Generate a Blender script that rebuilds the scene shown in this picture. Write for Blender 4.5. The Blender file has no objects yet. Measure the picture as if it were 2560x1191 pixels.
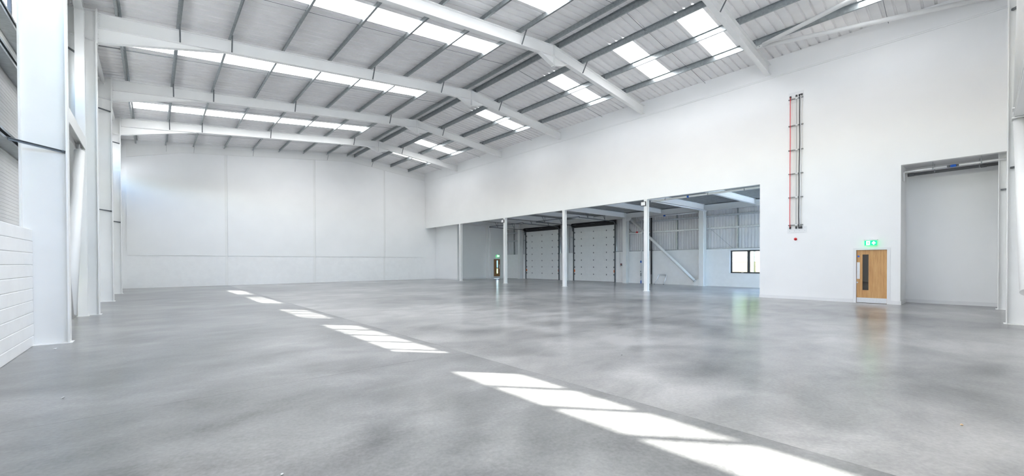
import bpy, math, random
from mathutils import Vector, Matrix

scene = bpy.context.scene
COL = scene.collection
random.seed(7)

# ------------------------------------------------------------------ camera
F_PX, YAW, PITCH, ROLL, CY = 1029.736, 0.7161, -0.0090, -0.0035, 667.2
cam_d = bpy.data.cameras.new('camera')
cam = bpy.data.objects.new('camera', cam_d)
COL.objects.link(cam)
cam_d.sensor_fit = 'HORIZONTAL'
cam_d.sensor_width = 36.0
cam_d.lens = F_PX * 36.0 / 2560.0
cam_d.shift_y = (CY - 595.5) / 2560.0
cam_d.clip_start = 0.05
cam_d.clip_end = 600
_r = Vector((math.cos(YAW), -math.sin(YAW), 0))
_f = Vector((math.sin(YAW), math.cos(YAW), 0))
_u = Vector((0, 0, 1))
_f2 = _f * math.cos(PITCH) + _u * math.sin(PITCH)
_u2 = _u * math.cos(PITCH) - _f * math.sin(PITCH)
_r3 = _r * math.cos(ROLL) + _u2 * math.sin(ROLL)
_u3 = _u2 * math.cos(ROLL) - _r * math.sin(ROLL)
cam.matrix_world = Matrix(((_r3.x, _u3.x, -_f2.x, 0), (_r3.y, _u3.y, -_f2.y, 0),
                           (_r3.z, _u3.z, -_f2.z, 1.6), (0, 0, 0, 1)))
scene.camera = cam

# ------------------------------------------------------------------ sun, sky, exposure
SUN_DIR = Vector((1.0, -1.19, -1.225)).normalized()      # direction the light travels
SUN_EL = math.asin(-SUN_DIR.z)
sun_d = bpy.data.lights.new('sun', 'SUN')
sun_d.energy = 12.0
sun_d.angle = math.radians(0.53)
sun_d.color = (1.0, 0.925, 0.83)
sun = bpy.data.objects.new('sun', sun_d)
COL.objects.link(sun)
sun.rotation_euler = SUN_DIR.to_track_quat('-Z', 'Y').to_euler()
sun.location = (-30, 60, 50)

world = bpy.data.worlds.new('World')
scene.world = world
world.use_nodes = True
wn = world.node_tree
wn.nodes.clear()
w_out = wn.nodes.new('ShaderNodeOutputWorld')
w_bg = wn.nodes.new('ShaderNodeBackground')
w_sky = wn.nodes.new('ShaderNodeTexSky')
w_sky.sky_type = 'NISHITA'
w_sky.sun_disc = False
w_sky.sun_elevation = SUN_EL
w_sky.sun_rotation = math.atan2(-SUN_DIR.x, -SUN_DIR.y)
w_sky.air_density = 1.0
w_sky.dust_density = 3.0
w_bg.inputs['Strength'].default_value = 0.68
wn.links.new(w_sky.outputs[0], w_bg.inputs[0])
wn.links.new(w_bg.outputs[0], w_out.inputs[0])

scene.view_settings.view_transform = 'Standard'
scene.view_settings.look = 'None'
scene.view_settings.gamma = 1.0
scene.view_settings.use_curve_mapping = False
scene.view_settings.exposure = 2.2
scene.cycles.diffuse_bounces = 5
scene.cycles.max_bounces = 7
scene.cycles.use_light_tree = False
scene.cycles.sample_clamp_indirect = 2.5

# ------------------------------------------------------------------ materials
def new_mat(name):
    m = bpy.data.materials.new(name)
    m.use_nodes = True
    nt = m.node_tree
    b = nt.nodes['Principled BSDF']
    return m, nt, b

def noise(nt, scale, detail=4, rough=0.6, mapping=None, coord='pos'):
    n = nt.nodes.new('ShaderNodeTexNoise')
    n.inputs['Scale'].default_value = scale
    n.inputs['Detail'].default_value = detail
    n.inputs['Roughness'].default_value = rough
    if coord == 'pos':
        g = nt.nodes.new('ShaderNodeNewGeometry')
        src = g.outputs['Position']
    else:
        g = nt.nodes.new('ShaderNodeTexCoord')
        src = g.outputs['Object']
    if mapping:
        mp = nt.nodes.new('ShaderNodeMapping')
        mp.inputs['Scale'].default_value = mapping
        nt.links.new(src, mp.inputs['Vector'])
        src = mp.outputs['Vector']
    nt.links.new(src, n.inputs['Vector'])
    return n

def ramp(nt, src, stops):
    r = nt.nodes.new('ShaderNodeValToRGB')
    el = r.color_ramp.elements
    def c4(c): return (c, c, c, 1) if isinstance(c, (int, float)) else (c[0], c[1], c[2], 1)
    el[0].position = stops[0][0]; el[0].color = c4(stops[0][1])
    el[1].position = stops[-1][0]; el[1].color = c4(stops[-1][1])
    for p, c in stops[1:-1]:
        e = el.new(p)
        e.color = c4(c)
    nt.links.new(src, r.inputs['Fac'])
    return r

def paint(name, col, rough=0.5, var=0.04, scale=1.5, metallic=0.0, bump=0.0, bscale=60, mapping=None, spec=0.5):
    m, nt, b = new_mat(name)
    n = noise(nt, scale, 2, 0.6, mapping)
    lo = tuple(max(0, c * (1 - var)) for c in col)
    hi = tuple(min(1, c * (1 + var)) for c in col)
    r = ramp(nt, n.outputs['Fac'], [(0.3, lo), (0.7, hi)])
    nt.links.new(r.outputs['Color'], b.inputs['Base Color'])
    b.inputs['Roughness'].default_value = rough
    b.inputs['Metallic'].default_value = metallic
    b.inputs['Specular IOR Level'].default_value = spec
    if bump:
        n2 = noise(nt, bscale, 3, 0.6)
        bp = nt.nodes.new('ShaderNodeBump')
        bp.inputs['Strength'].default_value = bump
        bp.inputs['Distance'].default_value = 0.01
        nt.links.new(n2.outputs['Fac'], bp.inputs['Height'])
        nt.links.new(bp.outputs['Normal'], b.inputs['Normal'])
    return m

M = {}
M['wall'] = paint('white_wall_paint', (0.92, 0.925, 0.925), 0.6, 0.015, 0.6)
M['block'] = paint('white_painted_block', (0.915, 0.92, 0.92), 0.55, 0.02, 3, bump=0.25, bscale=90)
M['steel'] = paint('white_steel_paint', (0.87, 0.875, 0.865), 0.42, 0.02, 1.2)
M['liner'] = paint('white_liner_sheet', (0.87, 0.865, 0.865), 0.42, 0.03, 2.0)
M['galv'] = paint('galvanised_steel', (0.34, 0.37, 0.385), 0.36, 0.14, 9, metallic=0.75)
M['deck'] = paint('galvanised_deck', (0.36, 0.375, 0.39), 0.5, 0.12, 5, metallic=0.4)
M['galv_dark'] = paint('dark_galvanised_steel', (0.17, 0.185, 0.20), 0.45, 0.15, 6, metallic=0.5)
M['grey_clad'] = paint('grey_cladding_liner', (0.74, 0.74, 0.755), 0.45, 0.03, 2)
M['dark'] = paint('anthracite_frame', (0.035, 0.04, 0.05), 0.4, 0.1, 4)
M['black'] = paint('black_plastic', (0.02, 0.02, 0.025), 0.45, 0.1, 5)
M['grey_pipe'] = paint('grey_plastic_pipe', (0.13, 0.135, 0.145), 0.4, 0.05, 5)
M['chrome'] = paint('brushed_stainless', (0.80, 0.815, 0.83), 0.34, 0.05, 30, metallic=0.5)
M['door_panel'] = paint('pale_grey_door_panel', (0.87, 0.88, 0.88), 0.7, 0.02, 3)
M['orange'] = paint('orange_plastic', (0.85, 0.16, 0.02), 0.45, 0.05, 5)
M['red'] = paint('red_plastic', (0.75, 0.015, 0.02), 0.35, 0.05, 5)
M['blue'] = paint('blue_plastic', (0.015, 0.12, 0.55), 0.35, 0.05, 5)
M['beige'] = paint('cream_cable', (0.78, 0.72, 0.6), 0.5, 0.03, 5)
M['board'] = paint('white_board', (0.84, 0.845, 0.85), 0.5, 0.01, 3)
M['core'] = paint('dark_void', (0.16, 0.15, 0.14), 0.8, 0.2, 5)
M['mortar'] = paint('white_painted_mortar', (0.80, 0.80, 0.80), 0.8, 0.05, 8)
M['grass'] = paint('grass', (0.16, 0.30, 0.05), 0.9, 0.35, 1.4, bump=0.4)
M['leaf'] = paint('leaf', (0.20, 0.36, 0.06), 0.6, 0.35, 0.9)
M['bark'] = paint('bark', (0.14, 0.10, 0.07), 0.9, 0.3, 4)
M['tan'] = paint('tan_timber', (0.62, 0.44, 0.26), 0.8, 0.1, 3)
M['fence_pale'] = paint('weathered_pale_board', (0.62, 0.62, 0.62), 0.8, 0.04, 2)
M['fence_tan'] = paint('weathered_tan_board', (0.46, 0.37, 0.28), 0.8, 0.08, 2)
M['galv_light'] = paint('bright_galvanised_steel', (0.55, 0.58, 0.60), 0.4, 0.1, 8, metallic=0.45)
M['pale'] = paint('pale_cladding', (0.78, 0.79, 0.80), 0.6, 0.03, 2)
M['brick'] = paint('red_brick_far', (0.42, 0.12, 0.06), 0.85, 0.15, 4)
M['asphalt'] = paint('yard_concrete', (0.55, 0.54, 0.52), 0.9, 0.1, 1)
M['roof_blue'] = paint('blue_grey_cladding', (0.22, 0.38, 0.62), 0.6, 0.05, 1)

# polished concrete floor
def floor_material(name, stops, off):
    m, nt, b = new_mat(name)
    geo = nt.nodes.new('ShaderNodeNewGeometry')
    def nz(scale, detail, rough, mscale, dist=0.0, o=0.0):
        n = nt.nodes.new('ShaderNodeTexNoise')
        n.inputs['Scale'].default_value = scale; n.inputs['Detail'].default_value = detail
        n.inputs['Roughness'].default_value = rough; n.inputs['Distortion'].default_value = dist
        mp = nt.nodes.new('ShaderNodeMapping')
        mp.inputs['Scale'].default_value = mscale
        mp.inputs['Location'].default_value = (off + o, off * 0.7 + o, 0)
        mp.inputs['Rotation'].default_value = (0, 0, 0.35)
        nt.links.new(geo.outputs['Position'], mp.inputs['Vector'])
        nt.links.new(mp.outputs['Vector'], n.inputs['Vector'])
        return n
    n1 = nz(0.20, 2, 0.5, (1, 1, 1))                 # broad trowel clouds
    n2 = nz(0.9, 5, 0.62, (0.85, 1.2, 1), 0.3, 5.0)   # streaks
    n3 = nz(26, 2, 0.65, (1, 1, 1))                  # grain
    def mixf(f, a_, b_):
        mx = nt.nodes.new('ShaderNodeMix'); mx.data_type = 'FLOAT'
        mx.inputs[0].default_value = f
        nt.links.new(a_, mx.inputs[2]); nt.links.new(b_, mx.inputs[3])
        return mx.outputs[0]
    v = mixf(0.14, mixf(0.5, n1.outputs['Fac'], n2.outputs['Fac']), n3.outputs['Fac'])
    r = ramp(nt, v, stops)
    nt.links.new(r.outputs['Color'], b.inputs['Base Color'])
    rr = ramp(nt, n2.outputs['Fac'], [(0.3, 0.285), (0.7, 0.33)])
    nt.links.new(rr.outputs['Color'], b.inputs['Roughness'])
    b.inputs['IOR'].default_value = 1.5
    b.inputs['Coat Weight'].default_value = 0.45       # sealed, power-floated surface
    b.inputs['Coat Roughness'].default_value = 0.17
    return m
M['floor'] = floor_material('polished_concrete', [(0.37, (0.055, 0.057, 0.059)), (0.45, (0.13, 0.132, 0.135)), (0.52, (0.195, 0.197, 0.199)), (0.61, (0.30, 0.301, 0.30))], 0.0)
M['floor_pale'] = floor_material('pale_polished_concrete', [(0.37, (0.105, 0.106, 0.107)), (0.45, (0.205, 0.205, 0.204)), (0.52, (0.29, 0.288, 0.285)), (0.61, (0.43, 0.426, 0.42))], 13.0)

def oak_material():
    m, nt, b = new_mat('oak_veneer')
    n = noise(nt, 2.2, 5, 0.6, (1.0, 7.0, 0.55), 'obj')
    w = noise(nt, 9, 4, 0.6, (1.0, 9.0, 0.5), 'obj')
    mx = nt.nodes.new('ShaderNodeMix'); mx.data_type = 'FLOAT'
    mx.inputs[0].default_value = 0.4
    nt.links.new(n.outputs['Fac'], mx.inputs[2]); nt.links.new(w.outputs['Fac'], mx.inputs[3])
    r = ramp(nt, mx.outputs[0], [(0.3, (0.44, 0.22, 0.075)), (0.5, (0.60, 0.335, 0.13)), (0.72, (0.70, 0.44, 0.20))])
    nt.links.new(r.outputs['Color'], b.inputs['Base Color'])
    b.inputs['Roughness'].default_value = 0.45
    return m
M['oak'] = oak_material()
M['oak_dark'] = paint('dark_oak_veneer', (0.30, 0.14, 0.05), 0.45, 0.2, 3, mapping=(6, 6, 0.6))

def glass_material(name, tint, gloss=0.08):
    m = bpy.data.materials.new(name); m.use_nodes = True
    nt = m.node_tree; nt.nodes.clear()
    o = nt.nodes.new('ShaderNodeOutputMaterial')
    t = nt.nodes.new('ShaderNodeBsdfTransparent'); t.inputs[0].default_value = (*tint, 1)
    g = nt.nodes.new('ShaderNodeBsdfGlossy'); g.inputs['Roughness'].default_value = 0.02
    x = nt.nodes.new('ShaderNodeMixShader'); x.inputs[0].default_value = gloss
    nt.links.new(t.outputs[0], x.inputs[1]); nt.links.new(g.outputs[0], x.inputs[2]); nt.links.new(x.outputs[0], o.inputs[0])
    return m
M['glass'] = glass_material('clear_glass', (0.93, 0.96, 0.97))
M['glass_solar'] = glass_material('solar_control_glass', (0.48, 0.50, 0.51), 0.06)
M['glass_dark'] = glass_material('wired_vision_glass', (0.55, 0.5, 0.42), 0.1)

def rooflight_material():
    m = bpy.data.materials.new('emissive_rooflight_sheet'); m.use_nodes = True
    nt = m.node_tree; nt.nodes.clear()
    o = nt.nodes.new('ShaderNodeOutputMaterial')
    # emission stands in for daylight passing through the glass-fibre sheet
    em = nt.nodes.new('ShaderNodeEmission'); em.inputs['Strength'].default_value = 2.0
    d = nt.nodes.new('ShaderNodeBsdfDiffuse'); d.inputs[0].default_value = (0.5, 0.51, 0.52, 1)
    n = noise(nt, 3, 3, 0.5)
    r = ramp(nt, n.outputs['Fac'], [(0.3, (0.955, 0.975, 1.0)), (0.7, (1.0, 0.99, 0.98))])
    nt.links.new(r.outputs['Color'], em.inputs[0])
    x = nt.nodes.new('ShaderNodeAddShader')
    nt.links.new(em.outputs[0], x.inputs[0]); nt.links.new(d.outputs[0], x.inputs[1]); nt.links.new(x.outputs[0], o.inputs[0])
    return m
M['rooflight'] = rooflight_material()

def sign_material(name, col, e):
    m, nt, b = new_mat(name)
    b.inputs['Base Color'].default_value = (*col, 1)
    b.inputs['Emission Color'].default_value = (*col, 1)
    b.inputs['Emission Strength'].default_value = e
    return m
M['sign_green'] = sign_material('lit_green_sign', (0.0, 0.62, 0.14), 0.6)
M['sign_white'] = sign_material('lit_white_pictogram', (0.9, 1.0, 0.92), 0.9)

# ------------------------------------------------------------------ mesh helpers
ORG = {}

class MB:
    def __init__(self):
        self.v = []; self.f = []
    def _add(self, vs, fs):
        o = len(self.v)
        self.v += [tuple(x) for x in vs]
        self.f += [tuple(i + o for i in f) for f in fs]
        return self
    def box(self, x0, y0, z0, x1, y1, z1):
        vs = [(x0, y0, z0), (x1, y0, z0), (x1, y1, z0), (x0, y1, z0), (x0, y0, z1), (x1, y0, z1), (x1, y1, z1), (x0, y1, z1)]
        return self._add(vs, [(0, 3, 2, 1), (4, 5, 6, 7), (0, 1, 5, 4), (1, 2, 6, 5), (2, 3, 7, 6), (3, 0, 4, 7)])
    def obox(self, p0, p1, w, h, up=(0, 0, 1)):
        """bar from p0 to p1, w across, h along up"""
        p0 = Vector(p0); p1 = Vector(p1); d = (p1 - p0).normalized()
        u = Vector(up); s = d.cross(u).normalized(); u = s.cross(d).normalized()
        vs = []
        for p in (p0, p1):
            for a, b in ((-1, -1), (1, -1), (1, 1), (-1, 1)):
                vs.append(p + s * (a * w / 2) + u * (b * h / 2))
        return self._add(vs, [(3, 2, 1, 0), (4, 5, 6, 7), (0, 1, 5, 4), (1, 2, 6, 5), (2, 3, 7, 6), (3, 0, 4, 7)])
    def tube(self, p0, p1, r, n=14, cap=True, r1=None):
        p0 = Vector(p0); p1 = Vector(p1); d = (p1 - p0).normalized()
        a = Vector((0, 0, 1)) if abs(d.z) < 0.9 else Vector((1, 0, 0))
        s = d.cross(a).normalized(); t = s.cross(d).normalized()
        vs = []
        for p, rr in ((p0, r), (p1, r if r1 is None else r1)):
            for i in range(n):
                an = 2 * math.pi * i / n
                vs.append(p + s * (math.cos(an) * rr) + t * (math.sin(an) * rr))
        fs = [(i, (i + 1) % n, n + (i + 1) % n, n + i) for i in range(n)]
        if cap:
            fs += [tuple(range(n - 1, -1, -1)), tuple(range(n, 2 * n))]
        return self._add(vs, fs)
    def path(self, pts, r, n=10):
        """tube along a polyline with shared rings"""
        pts = [Vector(p) for p in pts]
        rings = []
        prev = None
        for i, p in enumerate(pts):
            d = (pts[min(i + 1, len(pts) - 1)] - pts[max(i - 1, 0)]).normalized()
            if prev is None:
                a = Vector((0, 0, 1)) if abs(d.z) < 0.9 else Vector((1, 0, 0))
                s = d.cross(a).normalized()
            else:
                s = (prev - d * prev.dot(d)).normalized()
            prev = s
            t = s.cross(d).normalized()
            rings.append([p + s * (math.cos(2 * math.pi * k / n) * r) + t * (math.sin(2 * math.pi * k / n) * r) for k in range(n)])
        vs = [q for ring in rings for q in ring]
        fs = []
        for i in range(len(rings) - 1):
            for k in range(n):
                fs.append((i * n + k, i * n + (k + 1) % n, (i + 1) * n + (k + 1) % n, (i + 1) * n + k))
        fs += [tuple(range(n - 1, -1, -1)), tuple((len(rings) - 1) * n + k for k in range(n))]
        return self._add(vs, fs)
    def prism(self, pts, vec):
        """polygon (3d points) extruded by vec"""
        n = len(pts); vec = Vector(vec)
        vs = [Vector(p) for p in pts] + [Vector(p) + vec for p in pts]
        fs = [tuple(range(n - 1, -1, -1)), tuple(range(n, 2 * n))]
        fs += [(i, (i + 1) % n, n + (i + 1) % n, n + i) for i in range(n)]
        return self._add(vs, fs)
    def sheet(self, pa, pb):
        """ruled strip between two equal-length point rows"""
        n = len(pa)
        return self._add(list(pa) + list(pb), [(i, i + 1, n + i + 1, n + i) for i in range(n - 1)])
    def ibeam(self, p0, p1, depth, width, tf=0.02, tw=0.014, up=(0, 0, 1)):
        """I section centred on p0-p1"""
        p0 = Vector(p0); p1 = Vector(p1); d = (p1 - p0).normalized()
        u = Vector(up); s = d.cross(u).normalized(); u = s.cross(d).normalized()
        off = u * (depth / 2 - tf / 2)
        self.obox(p0 + off, p1 + off, width, tf, u)
        self.obox(p0 - off, p1 - off, width, tf, u)
        self.obox(p0, p1, tw, depth - 2 * tf, u)
        return self

def bbox_base(v):
    xs = [p[0] for p in v]; ys = [p[1] for p in v]; zs = [p[2] for p in v]
    return Vector(((min(xs) + max(xs)) / 2, (min(ys) + max(ys)) / 2, min(zs)))

def props(o, label=None, cat=None, group=None, kind=None):
    if label: o['label'] = label
    if cat: o['category'] = cat
    if group: o['group'] = group
    if kind: o['kind'] = kind
    return o

def mk(name, mb, mat, parent=None, smooth=False, **kw):
    org = bbox_base(mb.v) if parent is None else Vector(ORG[parent.name])
    me = bpy.data.meshes.new(name)
    me.from_pydata([tuple(Vector(p) - org) for p in mb.v], [], mb.f)
    me.materials.append(M[mat])
    if smooth:
        for p in me.polygons:
            p.use_smooth = len(p.vertices) <= 4
    me.update()
    o = bpy.data.objects.new(name, me)
    COL.objects.link(o)
    if parent is None:
        o.location = org
    else:
        o.parent = parent
    ORG[o.name] = tuple(org)
    props(o, **kw)
    return o

def thing(name, loc, **kw):
    o = bpy.data.objects.new(name, None)
    COL.objects.link(o)
    o.empty_display_size = 0.3
    o.location = loc
    ORG[o.name] = tuple(loc)
    props(o, **kw)
    return o

def dup(o, off=(0, 0, 0), parent=None, **kw):
    """copy of one object (mesh data shared), shifted"""
    c = o.copy()
    COL.objects.link(c)
    c.location = Vector(o.location) + Vector(off)
    if parent is not None:
        c.parent = parent
    ORG[c.name] = tuple(Vector(ORG[o.name]) + Vector(off))
    props(c, **kw)
    return c

def dup_tree(root, off, **kw):
    r = root.copy(); COL.objects.link(r)
    r.location = Vector(root.location) + Vector(off)
    ORG[r.name] = tuple(Vector(ORG[root.name]) + Vector(off))
    for ch in list(root.children):
        c = ch.copy(); COL.objects.link(c); c.parent = r
        for g in list(ch.children):
            d = g.copy(); COL.objects.link(d); d.parent = c
    props(r, **kw)
    return r

S = dict(kind='structure')

# ------------------------------------------------------------------ measurements of the building (metres)
XL = -1.30                 # inner face of the left columns
XR = 20.75                 # face of the right wall
YF = 37.14                 # face of the far gable wall
Y1, BAY = 12.2545, 6.212   # front edge of the first column in view, bay length
XA, ZA = 13.34, 11.13      # ridge
SL = 0.106                 # roof pitch
Z_LINTEL = 5.136
def yk(k): return Y1 + k * BAY
def ztop(x): return ZA - SL * abs(XA - x)          # top of the rafters
def zroof(x): return ztop(x) + 0.235               # underside of the roof sheets
def yfr(k, x): return yk(k) + 0.125 + (x - XL) * 0.0094   # centre line of frame k
Y_FRONT = -0.95
XD = 28.3                  # loading wall

# ------------------------------------------------------------------ floor
floor = thing('floor', (10, 18, 0), **S)
floor['label'] = 'polished grey concrete floor with thin saw-cut joints across the hall'
floor['category'] = 'floor'
xs = [-2.4, 4.17, 12.4, 20.62, XD + 0.3]
ys = [Y_FRONT - 0.2, 6.14, 18.56, 30.98, YF + 0.4]
g = 0.0018
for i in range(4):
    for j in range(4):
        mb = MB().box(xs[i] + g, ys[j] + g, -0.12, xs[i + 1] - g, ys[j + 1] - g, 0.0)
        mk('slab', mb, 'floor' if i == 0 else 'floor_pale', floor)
mk('joint_filler', MB().box(xs[0], ys[0], -0.2, xs[-1], ys[-1], -0.004), 'asphalt', floor)

# ------------------------------------------------------------------ roof: liner sheets and rooflights
PITCH_R = 1.0 / 3.0
def rib_rows(y0, y1, rise=0.045):
    """(y, dz) profile across the sheets between y0 and y1, ribs on a fixed grid"""
    out = [(y0, 0.0)]
    n0 = math.floor(y0 / PITCH_R) - 1
    n1 = math.ceil(y1 / PITCH_R) + 1
    for n in range(n0, n1):
        b = n * PITCH_R + PITCH_R * 0.5
        for dy, dz in ((-0.042, 0), (-0.022, rise), (0.022, rise), (0.042, 0)):
            y = b + dy
            if y0 + 1e-4 < y < y1 - 1e-4:
                out.append((y, dz))
    out.append((y1, 0.0))
    return out

def roof_sheet(x0, x1, y0, y1, extra=0.0):
    rows = rib_rows(y0, y1)
    pa = [(x0, y, zroof(x0) + d + extra) for y, d in rows]
    pb = [(x1, y, zroof(x1) + d + extra) for y, d in rows]
    return MB().sheet(pa, pb)

ceiling = thing('ceiling', (XA, 18, ZA), **S)
ceiling['label'] = 'pitched ceiling of ribbed off-white liner sheets'
ceiling['category'] = 'ceiling'
ROOF_X0 = -2.5
LIGHTS = [(2.0, 3.0), (7.0, 8.0), (10.0, 11.0), (14.05, 15.05), (20.4, 21.4), (28.5, 29.6), (32.6, 33.6)]
cuts = [Y_FRONT - 0.2] + [c for ab in LIGHTS for c in ab] + [YF + 0.35]
for i in range(len(cuts) - 1):
    a, b = cuts[i], cuts[i + 1]
    if i % 2 == 0:
        mk('liner_sheet', roof_sheet(ROOF_X0, XA, a, b), 'liner', ceiling)
        mk('liner_sheet', roof_sheet(XA, XR + 0.4, a, b), 'liner', ceiling)
    else:
        n = i // 2
        rx0 = -0.8 if n < 6 else 4.05
        mk('liner_sheet', roof_sheet(ROOF_X0, rx0, a, b), 'liner', ceiling)
        mk('liner_sheet', roof_sheet(11.36, XA, a, b), 'liner', ceiling)
        mk('liner_sheet', roof_sheet(XA, 15.22, a, b), 'liner', ceiling)
        mk('liner_sheet', roof_sheet(18.96, XR + 0.4, a, b), 'liner', ceiling)
mk('ridge_flashing', MB().obox((XA, Y_FRONT, zroof(XA) + 0.01), (XA, YF, zroof(XA) + 0.01), 0.4, 0.012), 'liner', ceiling)
ORD = ['first', 'second', 'third', 'fourth', 'fifth', 'sixth', 'seventh', 'eighth', 'ninth', 'tenth']
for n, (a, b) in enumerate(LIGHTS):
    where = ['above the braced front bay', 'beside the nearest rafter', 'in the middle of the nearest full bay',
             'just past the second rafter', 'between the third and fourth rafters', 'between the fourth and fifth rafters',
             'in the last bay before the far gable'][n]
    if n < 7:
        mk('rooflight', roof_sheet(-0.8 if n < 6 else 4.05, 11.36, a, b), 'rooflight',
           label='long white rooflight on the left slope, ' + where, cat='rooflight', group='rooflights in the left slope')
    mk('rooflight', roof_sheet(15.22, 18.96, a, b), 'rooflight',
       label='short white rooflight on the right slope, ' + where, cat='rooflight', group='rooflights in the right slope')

# ------------------------------------------------------------------ left wall: blockwork, liner, ribbon windows
XLIN = -2.26               # liner sheet plane
XBLK = -1.80               # inner face of blockwork
XG = -2.32                 # glass plane
Z_SILL, Z_HEAD = 6.85, 7.70
wall_left = thing('wall_left', (XLIN, 18, 0), **S)
wall_left['label'] = 'left side wall of white blockwork below and ribbed liner cladding above'
wall_left['category'] = 'wall'
CH = 0.2325
BAYS = [(Y_FRONT, yk(-1) + 0.11)] + [(yk(k) + 0.14, yk(k + 1) + 0.11) for k in range(-1, 4)]
BAYS[2] = (yk(0) + 0.14, 17.77)     # stops short of the braced post
for bi, (a, b) in enumerate(BAYS):
    first = None
    for c in range(10):
        z0 = max(0.0, 2.292 - (10 - c) * CH) + (0.006 if c else 0)
        z1 = 2.292 - (9 - c) * CH - 0.006
        mb = MB()
        bv = 0.006
        prof = [(XBLK - 0.19, z0), (XBLK - bv, z0), (XBLK, z0 + bv), (XBLK, z1 - bv), (XBLK - bv, z1), (XBLK - 0.19, z1)]
        mb.prism([(x, a, z) for x, z in prof], (0, b - a, 0))
        mk('block_course', mb, 'block', wall_left)
    mk('mortar_core', MB().box(XBLK - 0.18, a + 0.002, 0.0, XBLK - 0.012, b - 0.004, 2.27), 'mortar', wall_left)

def hrib(x, z0, z1, y0, y1, pitch=0.075, depth=0.006):
    """horizontally ribbed liner facing +X"""
    pts = []
    z = z0
    while z < z1 - 1e-6:
        for dz, dx in ((0.0, 0.0), (pitch * 0.72, 0.0), (pitch * 0.80, -depth), (pitch * 0.92, -depth)):
            if z + dz < z1:
                pts.append((x + dx, z + dz))
        z += pitch
    pts.append((x, z1))
    return MB().sheet([(px, y0, pz) for px, pz in pts], [(px, y1, pz) for px, pz in pts])

LB = [(Y_FRONT, yk(-1) + 0.05)] + [(yk(k) + 0.05, yk(k + 1) + 0.05) for k in range(-1, 4)]
for (a, b) in LB:
    mk('liner_panel', hrib(XLIN, 2.25, 6.50, a, b), 'liner', wall_left)
    mk('liner_panel', hrib(XLIN, Z_HEAD - 0.02, 10.2, a, b), 'liner', wall_left)
# spandrel behind each column, solid between the window runs
SP = BAY / 6.0
for k in range(-2, 5):
    a = yk(k) - 0.33; b = yk(k) + 0.70
    mk('spandrel_panel', MB().box(XG - 0.06, max(a, Y_FRONT - 0.1), 6.4, XLIN, min(b, YF + 0.3), Z_HEAD + 0.1), 'grey_clad', wall_left)
mk('spandrel_panel', MB().box(XG - 0.05, yk(1) + 4.48, 6.4, XLIN - 0.005, yk(2) - 0.33, Z_HEAD + 0.1), 'grey_clad', wall_left)
mk('outer_skin', MB().box(-2.62, Y_FRONT - 0.2, 0, -2.55, YF + 0.3, 6.6), 'pale', wall_left)
mk('outer_skin', MB().box(-2.62, Y_FRONT - 0.2, 8.6, -2.55, YF + 0.3, 10.1), 'pale', wall_left)

def crail(x_in, x_out, z0, z1, y0, y1, t=0.01, lip=0.05):
    mb = MB()
    mb.box(x_out, y0, z0, x_in, y1, z0 + t)
    mb.box(x_out, y0, z1 - t, x_in, y1, z1)
    mb.box(x_out, y0, z0 + t, x_out + t, y1, z1 - t)
    mb.box(x_in - t, y0, z0 + t, x_in, y1, z0 + lip)
    mb.box(x_in - t, y0, z1 - lip, x_in, y1, z1 - t)
    return mb
for (a, b) in LB:
    for z in (3.92, 5.52, 6.27, 8.20, 9.25):
        mk('sheeting_rail', crail(-2.03, -2.245, z, z + 0.17, a, b), 'galv', wall_left)
    mk('base_angle', MB().box(-2.24, a, 2.295, -2.02, b, 2.31).box(-2.24, a, 2.31, -2.22, b, 2.36), 'galv', wall_left)

# ribbon windows high in the left wall (one run per bay)
wi = 0
for k in range(-2, 4):
    wi += 1
    a = yk(k) + 0.70; npan = 5
    if k == 1: npan = 4
    if k == -2: a = yk(-1) - 0.33 - 5 * SP
    t = thing('window_%d' % wi, (XG, a, Z_SILL), **S)
    t['label'] = 'high ribbon window with dark frame in the left wall, %s bay from the camera' % ORD[wi - 1]
    t['category'] = 'window'
    b = a + npan * SP
    if k == 1: b = yk(1) + 4.48
    fm = MB().box(XG - 0.03, a, Z_SILL - 0.06, XG + 0.03, b, Z_SILL).box(XG - 0.03, a, Z_HEAD, XG + 0.03, b, Z_HEAD + 0.06)
    fm.box(XG - 0.03, a, Z_SILL, XG + 0.03, a + 0.04, Z_HEAD).box(XG - 0.03, b - 0.04, Z_SILL, XG + 0.03, b, Z_HEAD)
    mk('window_frame', fm, 'dark', t)
    mk('sill', MB().prism([(XG - 0.02, a, Z_SILL - 0.06), (-2.04, a, 6.46), (-2.04, a, 6.44), (XG - 0.02, a, 6.50)], (0, b - a, 0)), 'galv', t)
    for i in range(npan):
        y0 = a + i * SP; y1 = min(b, y0 + SP)
        if i:
            mk('mullion', MB().box(XG - 0.03, y0 - 0.042, Z_SILL, XG + 0.03, y0 + 0.042, Z_HEAD), 'dark', t)
        mk('pane', MB().box(XG - 0.004, y0 + 0.03, Z_SILL, XG + 0.004, y1 - 0.04, Z_HEAD), 'glass', t)

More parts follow.
